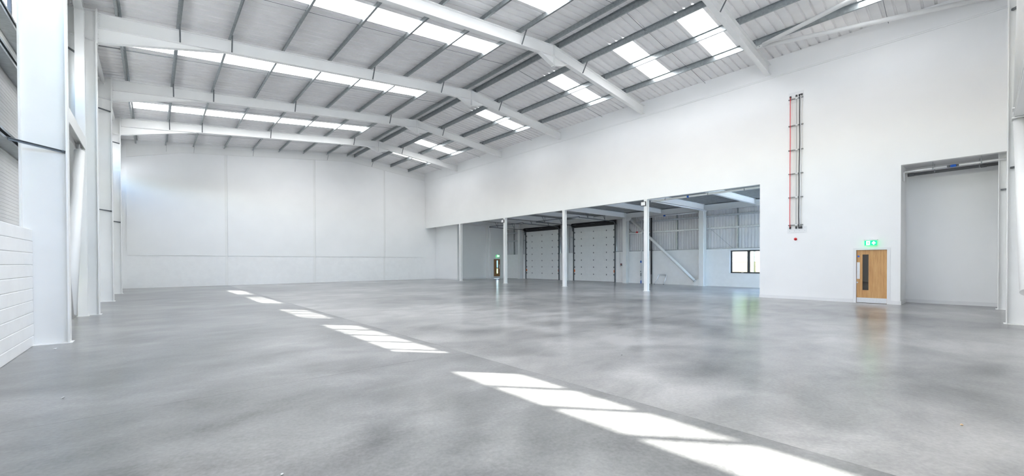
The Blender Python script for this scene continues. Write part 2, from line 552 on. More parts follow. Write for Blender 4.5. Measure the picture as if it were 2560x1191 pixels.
# ------------------------------------------------------------------ far gable wall
wall_far = thing('wall_far', (9, YF, 0), **S)
wall_far['label'] = 'tall white far gable wall with shallow posts and block plinth'
wall_far['category'] = 'wall'
mb = MB().prism([(-2.6, YF + 0.05, 0), (XD + 0.3, YF + 0.05, 0), (XD + 0.3, YF + 0.05, 5.6), (XR + 0.4, YF + 0.05, 5.6), (XR + 0.4, YF + 0.05, zroof(XR + 0.4) + 0.05),
                 (XA, YF + 0.05, zroof(XA) + 0.05), (-2.6, YF + 0.05, zroof(-2.6) + 0.05)], (0, 0.25, 0))
mk('backing', mb, 'wall', wall_far)
posts = [-1.32, 4.03, 10.18, 16.32, XR - 0.02]
def zgab(x):     # underside of the rafter cast into the gable
    if x < 1.6: return 8.67 + (x + 1.3) / 2.9 * (ztop(1.6) - 0.46 - 8.67)
    return ztop(x) - 0.46
for i in range(4):
    x0 = posts[i] + (0.17 if i else 0.0); x1 = posts[i + 1]
    mk('block_panel', MB().box(x0, YF + 0.032, 0, x1, YF + 0.06, 2.195), 'block', wall_far)
    xsn = sorted(set([x0, x1] + [x for x in (1.6, XA) if x0 < x < x1]))
    top = [(x, YF, zgab(x)) for x in reversed(xsn)]
    mk('wall_panel', MB().prism([(x0, YF, 2.2), (x1, YF, 2.2)] + top, (0, 0.055, 0)), 'wall', wall_far)
    if i:
        mk('gable_post', MB().box(posts[i], YF + 0.016, 0, posts[i] + 0.16, YF + 0.06, zgab(posts[i])), 'steel', wall_far)
xsn = [-1.3, 1.6, XA, XR]
mk('gable_rafter', MB().prism([(x, YF + 0.012, zgab(x) + 0.012) for x in xsn] + [(x, YF + 0.012, ztop(x)) for x in (XR, XA, -1.3)], (0, 0.045, 0)), 'steel', wall_far)

# ------------------------------------------------------------------ right wall
wall_right = thing('wall_right', (XR, 10, 0), **S)
wall_right['label'] = 'high white right wall with wide opening to the loading area'
wall_right['category'] = 'wall'
Y_OP, Y_REC = 6.72, 2.05
WT = 0.22
zt = zroof(XR + 0.1) + 0.02
mb = MB().prism([(XR, Y_FRONT - 0.1, 5.15), (XR, Y_REC, 5.15), (XR, Y_REC, 0), (XR, 2.38, 0), (XR, 2.38, 2.09), (XR, 3.36, 2.09), (XR, 3.36, 0),
                 (XR, Y_OP, 0), (XR, Y_OP, Z_LINTEL), (XR, YF + 0.04, Z_LINTEL),
                 (XR, YF + 0.04, zt), (XR, Y_FRONT - 0.1, zt)], (WT, 0, 0))
mk('plaster_face', mb, 'wall', wall_right)
mk('eaves_ledge', MB().box(XR - 0.03, Y_FRONT, 9.74, XR, YF, 9.79).box(XR - 0.05, Y_FRONT, 9.79, XR, YF, zt), 'wall', wall_right)
mk('lintel_angle', MB().box(XR - 0.006, Y_OP, Z_LINTEL - 0.012, XR + WT, YF - 0.02, Z_LINTEL), 'steel', wall_right)
t = thing('baseboard_right', (XR, 4, 0), **S)
t['label'] = 'white skirting board along the foot of the right wall beside the oak door'; t['category'] = 'skirting'
mk('board', MB().box(XR - 0.022, 3.42, 0, XR, Y_OP + 0.012, 0.14).box(XR, Y_OP, 0, XR + WT, Y_OP + 0.02, 0.14), 'board', t)
mk('board', MB().box(XR - 0.022, Y_REC - 0.02, 0, XR, 2.33, 0.14), 'board', t)
# recess beside the front corner
t = thing('wall_recess', (22.3, 0.6, 0), **S)
t['label'] = 'white back wall of the tall recess at the right'; t['category'] = 'wall'
mk('back_face', MB().box(22.3, Y_FRONT - 0.1, 0, 22.5, Y_REC + 0.2, 5.4), 'wall', t)
mk('side_face', MB().box(XR + WT, Y_REC, 0, 22.3, Y_REC + 0.2, 5.4), 'wall', t)
mk('soffit', MB().box(XR + WT, Y_FRONT, 5.22, 22.3, Y_REC, 5.3), 'grey_clad', t)
t = thing('baseboard_recess', (22.28, 0.6, 0), **S)
t['label'] = 'white skirting board inside the recess'; t['category'] = 'skirting'
mk('board', MB().box(22.278, Y_FRONT, 0, 22.3, Y_REC, 0.14), 'board', t)
mk('board', MB().box(XR - 0.0, Y_REC - 0.02, 0, 22.28, Y_REC, 0.14), 'board', t)
# front gable wall behind the camera
wall_front = thing('wall_front', (9, Y_FRONT, 0), **S)
wall_front['label'] = 'white front gable wall behind the posts at the right edge'; wall_front['category'] = 'wall'
FW = (6.5, 8.4)            # unseen window band added in the front gable for fill light
mk('backing', MB().box(-2.6, Y_FRONT - 0.2, 0, 22.4, Y_FRONT, 5.3).box(-2.6, Y_FRONT - 0.2, 5.3, XR + 0.4, Y_FRONT, FW[0]), 'wall', wall_front)
mk('gable_top', MB().prism([(-2.6, Y_FRONT, FW[1]), (XR + 0.4, Y_FRONT, FW[1]), (XR + 0.4, Y_FRONT, zroof(XR + 0.4) + 0.05), (XA, Y_FRONT, zroof(XA) + 0.05),
                            (-2.6, Y_FRONT, zroof(-2.6) + 0.05)], (0, -0.2, 0)), 'wall', wall_front)
t = thing('window_8', (10, Y_FRONT - 0.1, FW[0]), **S)
t['label'] = 'high window added behind the camera in the front gable for fill light'; t['category'] = 'window'
mk('window_frame', MB().box(-2.6, Y_FRONT - 0.13, FW[0], 11.76, Y_FRONT - 0.07, FW[0] + 0.06).box(-2.6, Y_FRONT - 0.13, FW[1] - 0.06, 11.76, Y_FRONT - 0.07, FW[1]), 'dark', t)
mk('gable_side', MB().box(11.76, Y_FRONT - 0.2, FW[0], XR + 0.4, Y_FRONT, FW[1]), 'wall', wall_front)
for i in range(13):
    x = -2.4 + i * 1.18
    mk('mullion', MB().box(x - 0.03, Y_FRONT - 0.13, FW[0] + 0.06, x + 0.03, Y_FRONT - 0.07, FW[1] - 0.06), 'dark', t)
    if i < 12:
        mk('pane', MB().box(x + 0.03, Y_FRONT - 0.104, FW[0] + 0.06, x + 1.15, Y_FRONT - 0.096, FW[1] - 0.06), 'glass', t)
# ------------------------------------------------------------------ loading area shell
wall_dock = thing('wall_dock', (XD, 20, 0), **S)
wall_dock['label'] = 'loading area outer wall, white blockwork below ribbed grey cladding'; wall_dock['category'] = 'wall'
Y_D0, Y_D1 = 4.1, 33.3
DOORS = [(25.92, 30.33), (19.80, 24.08)]
WIN = (8.55, 10.92, 0.89, 2.36)
SCR = (4.3, 8.2, 4.5)      # unseen glazed screen added to bring fill daylight into the dock
ZB = 2.47
blk = MB()
def seg(y0, y1, z0, z1): blk.box(XD, y0, z0, XD + 0.22, y1, z1)
seg(Y_D0, SCR[0], 0, ZB); seg(SCR[1], WIN[0], 0, ZB); seg(WIN[0], WIN[1], 0, WIN[2]); seg(WIN[1], DOORS[1][0] - 0.12, 0, ZB)
seg(DOORS[1][1] + 0.12, DOORS[0][0] - 0.12, 0, ZB); seg(DOORS[0][1] + 0.12, Y_D1 + 0.2, 0, ZB)
mk('block_panel', blk, 'block', wall_dock)
def vrib(x, y0, y1, z0, z1, pitch=0.19, depth=0.032):
    pts = []
    y = y0
    while y < y1 - 1e-6:
        for dy, dx in ((0.0, 0.0), (pitch * 0.70, 0.0), (pitch * 0.76, depth), (pitch * 0.94, depth)):
            if y + dy < y1: pts.append((x + dx, y + dy))
        y += pitch
    pts.append((x, y1))
    return MB().sheet([(a, b, z0) for a, b in pts], [(a, b, z1) for a, b in pts])
XC = XD + 0.12
for (a, b, z0) in ((SCR[1], DOORS[1][0] - 0.12, ZB), (Y_D0, SCR[0], ZB), (SCR[0], SCR[1], SCR[2]), (DOORS[1][1] + 0.12, DOORS[0][0] - 0.12, ZB), (DOORS[0][1] + 0.12, Y_D1 + 0.1, ZB),
                   (DOORS[1][0] - 0.12, DOORS[1][1] + 0.12, 4.68), (DOORS[0][0] - 0.12, DOORS[0][1] + 0.12, 4.68)):
    mk('cladding_panel', vrib(XC, a, b, z0, 5.6), 'grey_clad', wall_dock)
for z in (3.82, 4.64):
    for (a, b) in ((SCR[1], 18.45), (24.2, 25.8), (30.45, Y_D1)):
        mk('sheeting_rail', MB().box(XD - 0.02, a, z, XC - 0.005, b, z + 0.012).box(XD - 0.02, a, z + 0.012, XD - 0.012, b, z + 0.10)
           .box(XD - 0.02, a, z + 0.10, XC - 0.005, b, z + 0.112), 'galv_light', wall_dock)
for y in (14.52, 10.45, 16.73, 32.2):
    mk('rail_strut', MB().box(XD - 0.01, y - 0.035, ZB, XD + 0.07, y + 0.035, 5.4), 'galv', wall_dock)
mk('sill_flashing', MB().box(XD - 0.015, SCR[1], ZB, XC, DOORS[1][0] - 0.15, ZB + 0.05), 'galv', wall_dock)
mk('outer_skin', MB().box(XD + 0.3, SCR[1], ZB, XD + 0.34, YF + 0.3, 9.7).box(XD + 0.3, Y_D0 - 0.2, SCR[2], XD + 0.34, SCR[1], 9.7), 'pale', wall_dock)  # skin carried up above the dock, unseen, to shade the yard
mk('outer_roof', MB().obox((XR + 0.3, 18, ztop(XR + 0.3) + 0.3), (XD + 0.6, 18, ztop(XD + 0.6) + 0.3), 38.4, 0.1), 'pale', wall_dock)  # unseen roof mass added to cast shade on the yard
mk('tie_wire', MB().tube((XD, 12.1, 3.8), (XD, 10.75, 2.52), 0.006, 6), 'galv_dark', wall_dock)

# end walls of the loading area
t = thing('wall_dock_end', (25, 33.3, 0), **S)
t['label'] = 'white stepped end wall of the loading area around the small dark door'; t['category'] = 'wall'
DX0, DX1 = 26.42, 27.42
mb = MB().box(26.09, 33.3, 0, DX0, 33.5, 5.6).box(DX1, 33.3, 0, XD + 0.3, 33.5, 5.6).box(DX0, 33.3, 2.08, DX1, 33.5, 5.6)
mk('door_wall', mb, 'wall', t)
mk('recess_wall', MB().box(22.0, 33.95, 0, 26.09, 34.15, 5.6).box(25.95, 33.5, 0, 26.15, 33.95, 5.6), 'wall', t)
mk('core_wall', MB().box(21.95, 33.2, 0, 22.15, YF + 0.04, 5.6), 'wall', t)
mk('board', MB().box(22.15, 33.93, 0, 25.95, 33.95, 0.14).box(21.93, 33.2, 0, 21.95, YF, 0.14).box(26.09, 33.28, 0, DX0, 33.3, 0.14), 'board', t)
t = thing('wall_dock_near', (25, 6.6, 0), **S)
t['label'] = 'white near end wall of the loading area hidden behind the right wall'; t['category'] = 'wall'
mk('near_face', MB().box(XR + WT, 3.9, 0, 22.9, 4.1, 5.6).box(22.9, 3.9, 5.2, XD + 0.3, 4.1, 5.6), 'wall', t)
t = thing('window_10', (25.5, 4.0, 0), **S)  # out-of-sight glazing added to light the loading area from its end
t['label'] = 'unseen glazed end screen added to brighten the loading area'; t['category'] = 'window'
for i in range(5):
    x = 22.9 + i * 1.34
    mk('mullion', MB().box(x - 0.04, 3.96, 0, x + 0.04, 4.04, 5.2), 'dark', t)
    if i < 4:
        mk('pane', MB().box(x + 0.04, 3.996, 0.06, x + 1.30, 4.004, 5.14), 'glass', t)
for z in (0.03, 5.17):
    mk('transom', MB().box(22.9, 3.96, z - 0.03, XD + 0.05, 4.04, z + 0.03), 'dark', t)

# mezzanine deck over the loading area
deck = thing('ceiling_dock', (24.5, 20, 5.5), **S)
deck['label'] = 'ribbed galvanised steel deck over the loading area'; deck['category'] = 'ceiling'
def deck_sheet(y0, y1):
    pts = []
    x = XR + WT
    while x < XD + 0.2:
        for dx, dz in ((0, 0), (0.10, 0), (0.13, 0.055), (0.27, 0.055)):
            pts.append((x + dx, 5.50 + dz))
        x += 0.30
    return MB().sheet([(px, y0, pz) for px, pz in pts], [(px, y1, pz) for px, pz in pts])
BEAM_Y = [9.35, 12.45, 15.55, 18.58, 21.7, 24.78, 27.9, 31.0]
dys = [3.9] + BEAM_Y + [37.2]
for a, b in zip(dys[:-1], dys[1:]):
    if a < 31.0:
        mk('deck_sheet', deck_sheet(a, b), 'deck', deck)
mk('deck_slab', MB().box(XR + WT - 0.02, 3.8, 5.57, XD + 0.5, 37.4, 5.7), 'asphalt', deck)
mk('plasterboard_soffit', MB().box(XR + WT, 31.1, 5.40, XD + 0.1, 37.1, 5.44), 'board', deck)
near = ['behind the high right wall edge', 'on the nearest post', 'between the first and second posts', 'on the second post', 'between the second and third posts',
        'on the third post', 'between the third and fourth posts', 'on the fourth post']
for i, y in enumerate(BEAM_Y):
    main = i % 2 == 1
    dp = 0.36 if main else 0.32
    mb = MB().ibeam((XR + WT, y, 5.49 - dp / 2), (XD - 0.35, y, 5.49 - dp / 2), dp, 0.17)
    mk('floor_beam', mb, 'steel', label='white steel beam under the loading area deck, ' + near[i], cat='beam', group='deck beams')
mb = MB().ibeam((XD - 0.25, 4.1, 5.26), (XD - 0.25, Y_D1, 5.26), 0.38, 0.18)
mk('edge_beam', mb, 'steel', label='white steel edge beam running above the loading doors', cat='beam')
mb = MB().ibeam((XR + WT + 0.1, Y_OP, 5.33), (XR + WT + 0.1, 33.2, 5.33), 0.32, 0.16)
mk('lintel_beam', mb, 'steel', label='white steel beam behind the lintel of the wide opening', cat='beam')

# ------------------------------------------------------------------ portal frames
def portal_frame(k, label):
    y0 = yk(k) + 0.125
    t = thing('portal_frame', (XL, y0, 0), label=label, cat='portal frame', group='white portal frames of the hall')
    # column
    c = MB()
    c.box(XL - 0.026, y0 - 0.125, 0.0, XL, y0 + 0.125, 9.66)
    c.box(-1.95, y0 - 0.125, 0.0, -1.924, y0 + 0.125, 9.66)
    c.box(-1.924, y0 - 0.009, 0.0, XL - 0.026, y0 + 0.009, 9.60)
    col = mk('column', c, 'steel', t)
    mk('stiffener', MB().obox((-1.92, y0 - 0.06, 8.74), (XL - 0.03, y0 - 0.06, 8.68), 0.10, 0.016), 'steel', col)
    mk('top_plate', MB().obox((-1.95, y0, 9.62 - 0.06), (XL + 0.01, y0, 9.62 + 0.005), 0.25, 0.018), 'steel', col)
    mk('base_plate', MB().box(-2.0, y0 - 0.16, 0.0, XL + 0.04, y0 + 0.16, 0.012), 'steel', col)
    # left rafter
    D = 0.46
    def P(x, dz): return Vector((x, yfr(k, x), ztop(x) + dz))
    mk('rafter', MB().ibeam(P(XL + 0.02, -D / 2), P(XA - 0.012, -D / 2), D, 0.20, 0.02, 0.014), 'steel', t)
    mk('rafter', MB().ibeam(P(XA + 0.012, -D / 2), P(XR, -D / 2), D, 0.20, 0.02, 0.014), 'steel', t)
    # eaves haunch
    x1 = 1.95
    h = MB()
    pa, pb, pc = P(XL + 0.02, -D), P(x1, -D), Vector((XL + 0.02, yfr(k, XL), 8.66))
    h.prism([p - Vector((0, 0.007, 0)) for p in (pa, pc, pb)], (0, 0.014, 0))
    h.obox(pc, pb + Vector((0.05, 0, -0.004)), 0.20, 0.02)
    hn = mk('eaves_haunch', h, 'steel', t)
    mk('end_plate', MB().box(XL, y0 - 0.11, 8.60, XL + 0.024, y0 + 0.11, 9.70), 'steel', t)
    for z in (8.8, 8.93, 9.28, 9.36, 9.44, 9.52):
        mk('bolt', MB().tube((XL + 0.02, y0 - 0.06, z), (XL + 0.05, y0 - 0.06, z), 0.016, 6), 'steel', hn)
    # apex haunch
    h = MB()
    xa0, xa1 = 12.45, 14.22
    tip = Vector((XA, yfr(k, XA), 10.28))
    q0, q1 = P(xa0, -D), P(xa1, -D)
    m = P(XA, -D)
    dv = Vector((0, 0.007, 0))
    h.prism([p - dv for p in (q0, tip, m)], (0, 0.014, 0))
    h.prism([p - dv for p in (tip, q1, m)], (0, 0.014, 0))
    h.obox(q0, tip, 0.20, 0.02)
    h.obox(tip, q1, 0.20, 0.02)
    ah = mk('apex_haunch', h, 'steel', t)
    yc = yfr(k, XA)
    mk('apex_plate', MB().box(XA - 0.02, yc - 0.11, 10.26, XA + 0.02, yc + 0.11, ZA + 0.01), 'steel', ah)
    yc = yfr(k, XR)
    mk('bearing_plate', MB().box(XR - 0.022, yc - 0.13, ztop(XR) - D - 0.05, XR, yc + 0.13, ztop(XR) + 0.03), 'steel', t)
    return t
fl = ['white portal frame nearest the camera, meeting the right wall just above the cable rack',
      'second white portal frame, whose broad column stands at the far left edge',
      'third white portal frame from the camera, its column next to the diagonal bracing tube',
      'fourth white portal frame from the camera, its rafter crossing the middle of the roof',
      'fifth white portal frame, the one farthest from the camera, before the far gable']
for i, k in enumerate(range(-1, 4)):
    portal_frame(k, fl[i])

# ------------------------------------------------------------------ purlins
PX = [-0.80, 0.73, 2.24, 4.05, 5.86, 7.66, 9.46, 11.33, 13.02, 13.62, 15.23, 17.05, 18.86]
PN = ['galvanised purlin lowest on the left slope, next to the left columns', 'galvanised purlin second up the left slope from the eaves', 'galvanised purlin third up the left slope from the eaves',
      'galvanised purlin fourth up the left slope from the eaves', 'galvanised purlin fifth up the left slope from the eaves', 'galvanised purlin sixth up the left slope from the eaves',
      'galvanised purlin seventh up the left slope from the eaves', 'galvanised purlin eighth up the left slope, at the upper end of the long rooflights',
      'galvanised ridge purlin on the left side of the ridge', 'galvanised ridge purlin on the right side of the ridge',
      'galvanised purlin on the right slope next below the ridge pair', 'galvanised purlin crossing the middle of the right rooflights', 'galvanised purlin on the right slope nearest the right wall']
frames_y = [Y_FRONT] + [yk(k) + 0.2 for k in range(-1, 4)] + [YF]
def zpurlin(x, y0, y1, side):
    """Z section standing on the rafters; side = +1 top flange towards the ridge on the left slope"""
    z0 = ztop(x) + 0.006; z1 = z0 + 0.225
    t = 0.007
    mb = MB()
    mb.box(x - t / 2, y0, z0, x + t / 2, y1, z1)
    mb.box(min(x, x + side * 0.07), y0, z1 - t, max(x, x + side * 0.07), y1, z1)
    mb.box(min(x, x - side * 0.065), y0, z0, max(x, x - side * 0.065), y1, z0 + t)
    mb.box(x - side * 0.065 - t / 2, y0, z0 + t, x - side * 0.065 + t / 2, y1, z0 + 0.022)
    return mb
for n, x in enumerate(PX):
    left = n <= 8
    t = thing('purlin', (x, Y_FRONT, ztop(x)), label=PN[n], cat='purlin', group='galvanised roof purlins')
    side = 1 if left else -1
    for a, b in zip(frames_y[:-1], frames_y[1:]):
        mk('purlin_span', zpurlin(x, a + 0.004, b - 0.004, side), 'galv', t)
    for k in range(-1, 4):
        yc = yfr(k, x)
        mk('cleat', MB().box(x + side * 0.006, yc - 0.07, ztop(x), x + side * 0.014, yc + 0.07, ztop(x) + 0.16), 'galv_dark', t)
        mk('sleeve', MB().box(x - side * 0.012, yc - 0.45, ztop(x) + 0.03, x - side * 0.004, yc + 0.45, ztop(x) + 0.185), 'galv', t)
    stay_frames = {1: range(-1, 4), 2: range(-1, 4), 4: (2, 3), 5: (1,), 7: range(-1, 4), 10: range(-1, 4)}.get(n, ())
    for k in stay_frames:
        yc = yfr(k, x)
        p0 = Vector((x, yc - 0.42, ztop(x) + 0.06)); p1 = Vector((x + 0.02, yc - 0.10, ztop(x) - 0.44))
        mk('fly_brace', MB().obox(p0, p1, 0.045, 0.006, (1, 0, 0)).obox(p0 + Vector((0.02, 0, 0)), p1 + Vector((0.02, 0, 0)), 0.006, 0.045, (1, 0, 0)), 'galv_dark', t)
    if n in (1, 2, 4, 7, 10):
        p0 = Vector((x, YF - 0.42, ztop(x) + 0.06)); p1 = Vector((x, YF - 0.03, ztop(x) - 0.42))
        mk('fly_brace', MB().obox(p0, p1, 0.045, 0.008, (1, 0, 0)), 'galv_dark', t)
    # tie rods to the next purlin down, near the middle of each bay
    if n in (8, 9): nx = None
    if n == 0: nx = -1.9
    elif n <= 8: nx = PX[n - 1]
    elif n == 9: nx = PX[10]
    elif n < 12: nx = PX[n + 1]
    else: nx = XR
    for a, b in zip(frames_y[:-1], frames_y[1:]):
        ym = a + (b - a) * 0.46
        r = 0.018 if n <= 1 else 0.0075
        mk('tie_rod', MB().tube((x, ym, ztop(x) + 0.13), (nx, ym + 0.05, ztop(nx) + 0.13), r, 6), 'galv_dark', t)
        mk('rod_nut', MB().tube((x - 0.03, ym, ztop(x) + 0.13), (x + 0.03, ym, ztop(x) + 0.13), 0.014, 6), 'galv', t)

# ------------------------------------------------------------------ left side stays, ties and braced frame
for k in range(0, 4):
    y0 = yk(k) + 0.125
    for z in ((3.96, 8.24)):
        if k == 1 and z < 5: continue
        a = Vector((-2.05, y0 - 0.42, z + 0.02)); b = Vector((XL - 0.04, y0 - 0.05, z - 0.05))
        if k == 1: b = Vector((-1.78, y0 - 0.03, z - 0.03))
        mb = MB().obox(a, b, 0.05, 0.008).obox(a + Vector((0, 0.02, -0.02)), b + Vector((0, 0.02, -0.02)), 0.008, 0.05)
        mb.tube(b + Vector((-0.03, -0.03, 0)), b + Vector((-0.03, 0.06, 0)), 0.018, 6)
        hi = 'upper' if z > 5 else 'lower'
        mk('rail_stay', mb, 'galv_dark', label='%s grey steel stay from wall rail to the %s left column' % (hi, ORD[k + 1]), cat='stay', group='rail stays on the left columns')
for k, lab in ((-1, 'between the first and second frames'), (1, 'between the third and fourth frames'), (2, 'between the fourth and fifth frames'), (3, 'from the last frame to the gable')):
    a = yk(k) + 0.15; b = min(yk(k + 1) - 0.05, YF)
    t = thing('eaves_tube', (-1.55, a, 9.2), label='white round eaves tie tube high on the left, ' + lab, cat='tube', group='eaves tie tubes')
    mk('tube', MB().tube((-1.55, a + 0.12, 9.36), (-1.55, b - 0.12, 9.36), 0.075, 16), 'steel', t, smooth=True)
    mk('end_plate', MB().box(-1.65, b - 0.13, 9.26, -1.45, b - 0.11, 9.46).box(-1.65, a + 0.11, 9.26, -1.45, a + 0.13, 9.46), 'steel', t)
    mk('gusset', MB().box(-1.56, b - 0.11, 9.3, -1.54, b + 0.16, 9.42).box(-1.56, a - 0.02, 9.3, -1.54, a + 0.11, 9.42), 'steel', t)

t = thing('braced_frame', (-1.65, 15.3, 0), label='white steel bracing frame with horizontal beams and diagonal tubes between two left columns', cat='bracing')
XB = -1.655
for y in (18.30, 12.62):
    p = mk('post', MB().ibeam((XB, y, 0.012), (XB, y, 9.5), 0.19, 0.21, 0.02, 0.016, up=(0, 1, 0)), 'steel', t)
    mk('base_plate', MB().box(XB - 0.14, y - 0.13, 0, XB + 0.14, y + 0.13, 0.012), 'steel', p)
mk('beam', MB().ibeam((XB, 12.72, 9.5), (XB, 18.40, 9.5), 0.2, 0.2, 0.02, 0.016, up=(0, 0, 1)), 'steel', t)
mk('beam', MB().ibeam((XB, 12.72, 5.315), (XB, 18.20, 5.315), 0.22, 0.36, 0.02, 0.016, up=(1, 0, 0)), 'steel', t)
mk('diagonal_tube', MB().tube((XB, 17.93, 5.0), (XB, 15.72, 0.25), 0.122, 20), 'steel', t, smooth=True)
mk('diagonal_tube', MB().tube((XB, 12.98, 4.98), (XB, 15.22, 0.25), 0.122, 20), 'steel', t, smooth=True)
mk('gusset', MB().box(XB - 0.012, 17.9, 4.98, XB + 0.012, 18.2, 5.22).box(XB - 0.012, 12.72, 4.98, XB + 0.012, 13.0, 5.22).box(XB - 0.012, 15.2, 0.0, XB + 0.012, 15.75, 0.35), 'steel', t)
mk('cap_plate', MB().obox((XB - 0.1, 17.99, 5.06), (XB + 0.1, 17.99, 5.06), 0.19, 0.02).obox((XB - 0.1, 12.96, 5.06), (XB + 0.1, 12.96, 5.06), 0.19, 0.02), 'steel', t)
mk('bolt', MB().tube((XB + 0.012, 18.12, 5.05), (XB + 0.03, 18.12, 5.05), 0.018, 6), 'galv', t)
mk('bolt', MB().tube((XB + 0.012, 18.12, 5.17), (XB + 0.03, 18.12, 5.17), 0.018, 6), 'galv', t)

# ------------------------------------------------------------------ roof bracing tubes near the front right corner
node = Vector((18.85, 6.22, 10.45))
for end, lab in ((Vector((17.0, -0.6, 10.58)), 'running up towards the ridge side'), (Vector((20.62, -0.6, 10.12)), 'running along the right wall')):
    t = thing('roof_brace', tuple(node), label='white round roof bracing tube from the nearest rafter, ' + lab, cat='tube', group='roof bracing tubes')
    d = (end - node).normalized()
    mk('tube', MB().tube(node + d * 0.25, end, 0.08, 16), 'steel', t, smooth=True)
    mk('end_tab', MB().obox(node - d * 0.02, node + d * 0.3, 0.012, 0.10), 'steel', t)
    mk('bolt', MB().tube(node + d * 0.1 + Vector((-0.03, 0, 0)), node + d * 0.1 + Vector((0.03, 0, 0)), 0.018, 6), 'galv', t)

# ------------------------------------------------------------------ front gable posts and their bracing (right edge)
def gable_post(x1, yin, h, label):
    t = thing('gable_post', (x1 - 0.125, yin - 0.25, 0), label=label, cat='post', group='front gable posts')
    mb = MB().box(x1 - 0.25, yin - 0.02, 0, x1, yin, h).box(x1 - 0.25, Y_FRONT, 0, x1, Y_FRONT + 0.02, h).box(x1 - 0.132, Y_FRONT + 0.02, 0, x1 - 0.118, yin - 0.02, h)
    mk('shaft', mb, 'steel', t)
    mk('base_plate', MB().box(x1 - 0.29, Y_FRONT, 0, x1 + 0.04, yin + 0.04, 0.012), 'steel', t)
    return t
tA = gable_post(21.36, -0.27, 5.2, 'white steel post standing in the recess at the right')
tB = gable_post(16.60, -0.35, ztop(16.5), 'white steel gable post at the right edge of the view')
for t, x, zs in ((tA, 21.23, (3.97,)), (tB, 16.47, (3.97, 7.96))):
    for z in zs:
        mk('rail_stay', MB().obox((x - 0.04, -0.42 if x < 20 else -0.33, z), (x - 0.55 if x < 20 else x - 0.3, Y_FRONT + 0.05, z + 0.0), 0.05, 0.05), 'galv_dark', t)
t = thing('gable_brace', (15.7, -0.55, 5.2), label='white tubular gable bracing meeting a short beam at the right edge', cat='bracing')
yb = -0.55
mk('beam', MB().ibeam((16.45, yb, 5.21), (11.0, yb, 5.21), 0.2, 0.2, 0.02, 0.016), 'steel', t)
mk('tube', MB().tube((15.95, yb, 5.36), (13.6, yb, 8.6), 0.12, 18), 'steel', t, smooth=True)
mk('tube', MB().tube((15.95, yb, 5.05), (12.6, yb, 1.0), 0.12, 18), 'steel', t, smooth=True)
mk('end_plate', MB().box(15.78, yb - 0.14, 5.31, 16.12, yb + 0.14, 5.34).box(15.78, yb - 0.14, 5.07, 16.12, yb + 0.14, 5.10), 'steel', t)

# ------------------------------------------------------------------ posts of the wide opening
pl = ['nearest the camera, floodlight at its head', 'second from the camera', 'third from the camera, floodlight at its head', 'farthest from the camera']
POST_Y = [12.47, 18.57, 24.75, 30.95]
for i, y in enumerate(POST_Y):
    t = thing('steel_post', (XR + 0.11, y, 0), label='slim white post of the wide opening, ' + pl[i], cat='post', group='posts of the wide opening')
    mb = MB().box(XR - 0.01, y - 0.1, 0.01, XR + 0.006, y + 0.1, Z_LINTEL - 0.012).box(XR + 0.194, y - 0.1, 0.01, XR + 0.21, y + 0.1, Z_LINTEL - 0.012).box(XR + 0.006, y - 0.006, 0.01, XR + 0.194, y + 0.006, Z_LINTEL - 0.012)
    mk('shaft', mb, 'steel', t)
    mk('base_plate', MB().box(XR - 0.05, y - 0.14, 0, XR + 0.25, y + 0.14, 0.012), 'steel', t)
    mk('cap_plate', MB().box(XR - 0.02, y - 0.11, Z_LINTEL - 0.032, XR + 0.22, y + 0.11, Z_LINTEL - 0.0125), 'steel', t)
for y, lab in ((12.56, 'on the nearest opening post'), (24.85, 'on the third opening post')):
    t = thing('floodlight', (XR - 0.1, y, 4.8), label='small square white-faced floodlight ' + lab, cat='floodlight', group='floodlights')
    z = 4.88
    mk('housing', MB().box(XR - 0.10, y - 0.15, z - 0.12, XR - 0.05, y + 0.15, z + 0.12), 'black', t)
    mk('lens', MB().box(XR - 0.107, y - 0.125, z - 0.095, XR - 0.10, y + 0.125, z + 0.095), 'board', t)
    mk('bracket', MB().box(XR - 0.05, y - 0.02, z - 0.03, XR - 0.01, y + 0.02, z + 0.03), 'black', t)

# ------------------------------------------------------------------ loading area columns and bracing
for y, lab in ((12.58, 'beside the window'), (18.58, 'right of the nearer loading door'), (24.85, 'between the two loading doors'), (30.95, 'left of the far loading door')):
    t = thing('dock_column', (XD - 0.25, y, 0), label='white steel column on the loading wall, ' + lab, cat='column', group='loading wall columns')
    x0, x1 = XD - 0.46, XD - 0.01
    mb = MB().box(x0, y - 0.15, 0.012, x0 + 0.02, y + 0.15, 5.46).box(x1 - 0.02, y - 0.15, 0.012, x1, y + 0.15, 5.46).box(x0 + 0.02, y - 0.007, 0.012, x1 - 0.02, y + 0.007, 5.46)
    mk('shaft', mb, 'steel', t)
    mk('base_plate', MB().box(x0 - 0.03, y - 0.19, 0, x1, y + 0.19, 0.012), 'steel', t)
t = thing('diagonal_brace', (XD - 0.5, 15.5, 0), label='long white diagonal bracing tube on the loading wall beside the window', cat='tube')
mk('tube', MB().tube((XD - 0.4, 18.0, 4.92), (XD - 0.4, 13.0, 0.3), 0.1, 16), 'steel', t, smooth=True)
mk('gusset', MB().prism([(XD - 0.41, 12.67, 0.01), (XD - 0.41, 13.1, 0.01), (XD - 0.41, 13.12, 0.2), (XD - 0.41, 12.9, 0.42), (XD - 0.41, 12.67, 0.42)], (0.02, 0, 0)), 'steel', t)
mk('gusset', MB().prism([(XD - 0.41, 18.44, 4.8), (XD - 0.41, 18.44, 5.06), (XD - 0.41, 18.0, 5.06), (XD - 0.41, 17.9, 4.9)], (0.02, 0, 0)), 'steel', t)
mk('end_plate', MB().obox((XD - 0.5, 13.03, 0.34), (XD - 0.3, 13.03, 0.34), 0.2, 0.02, (0, -0.73, -0.68)), 'galv', t)

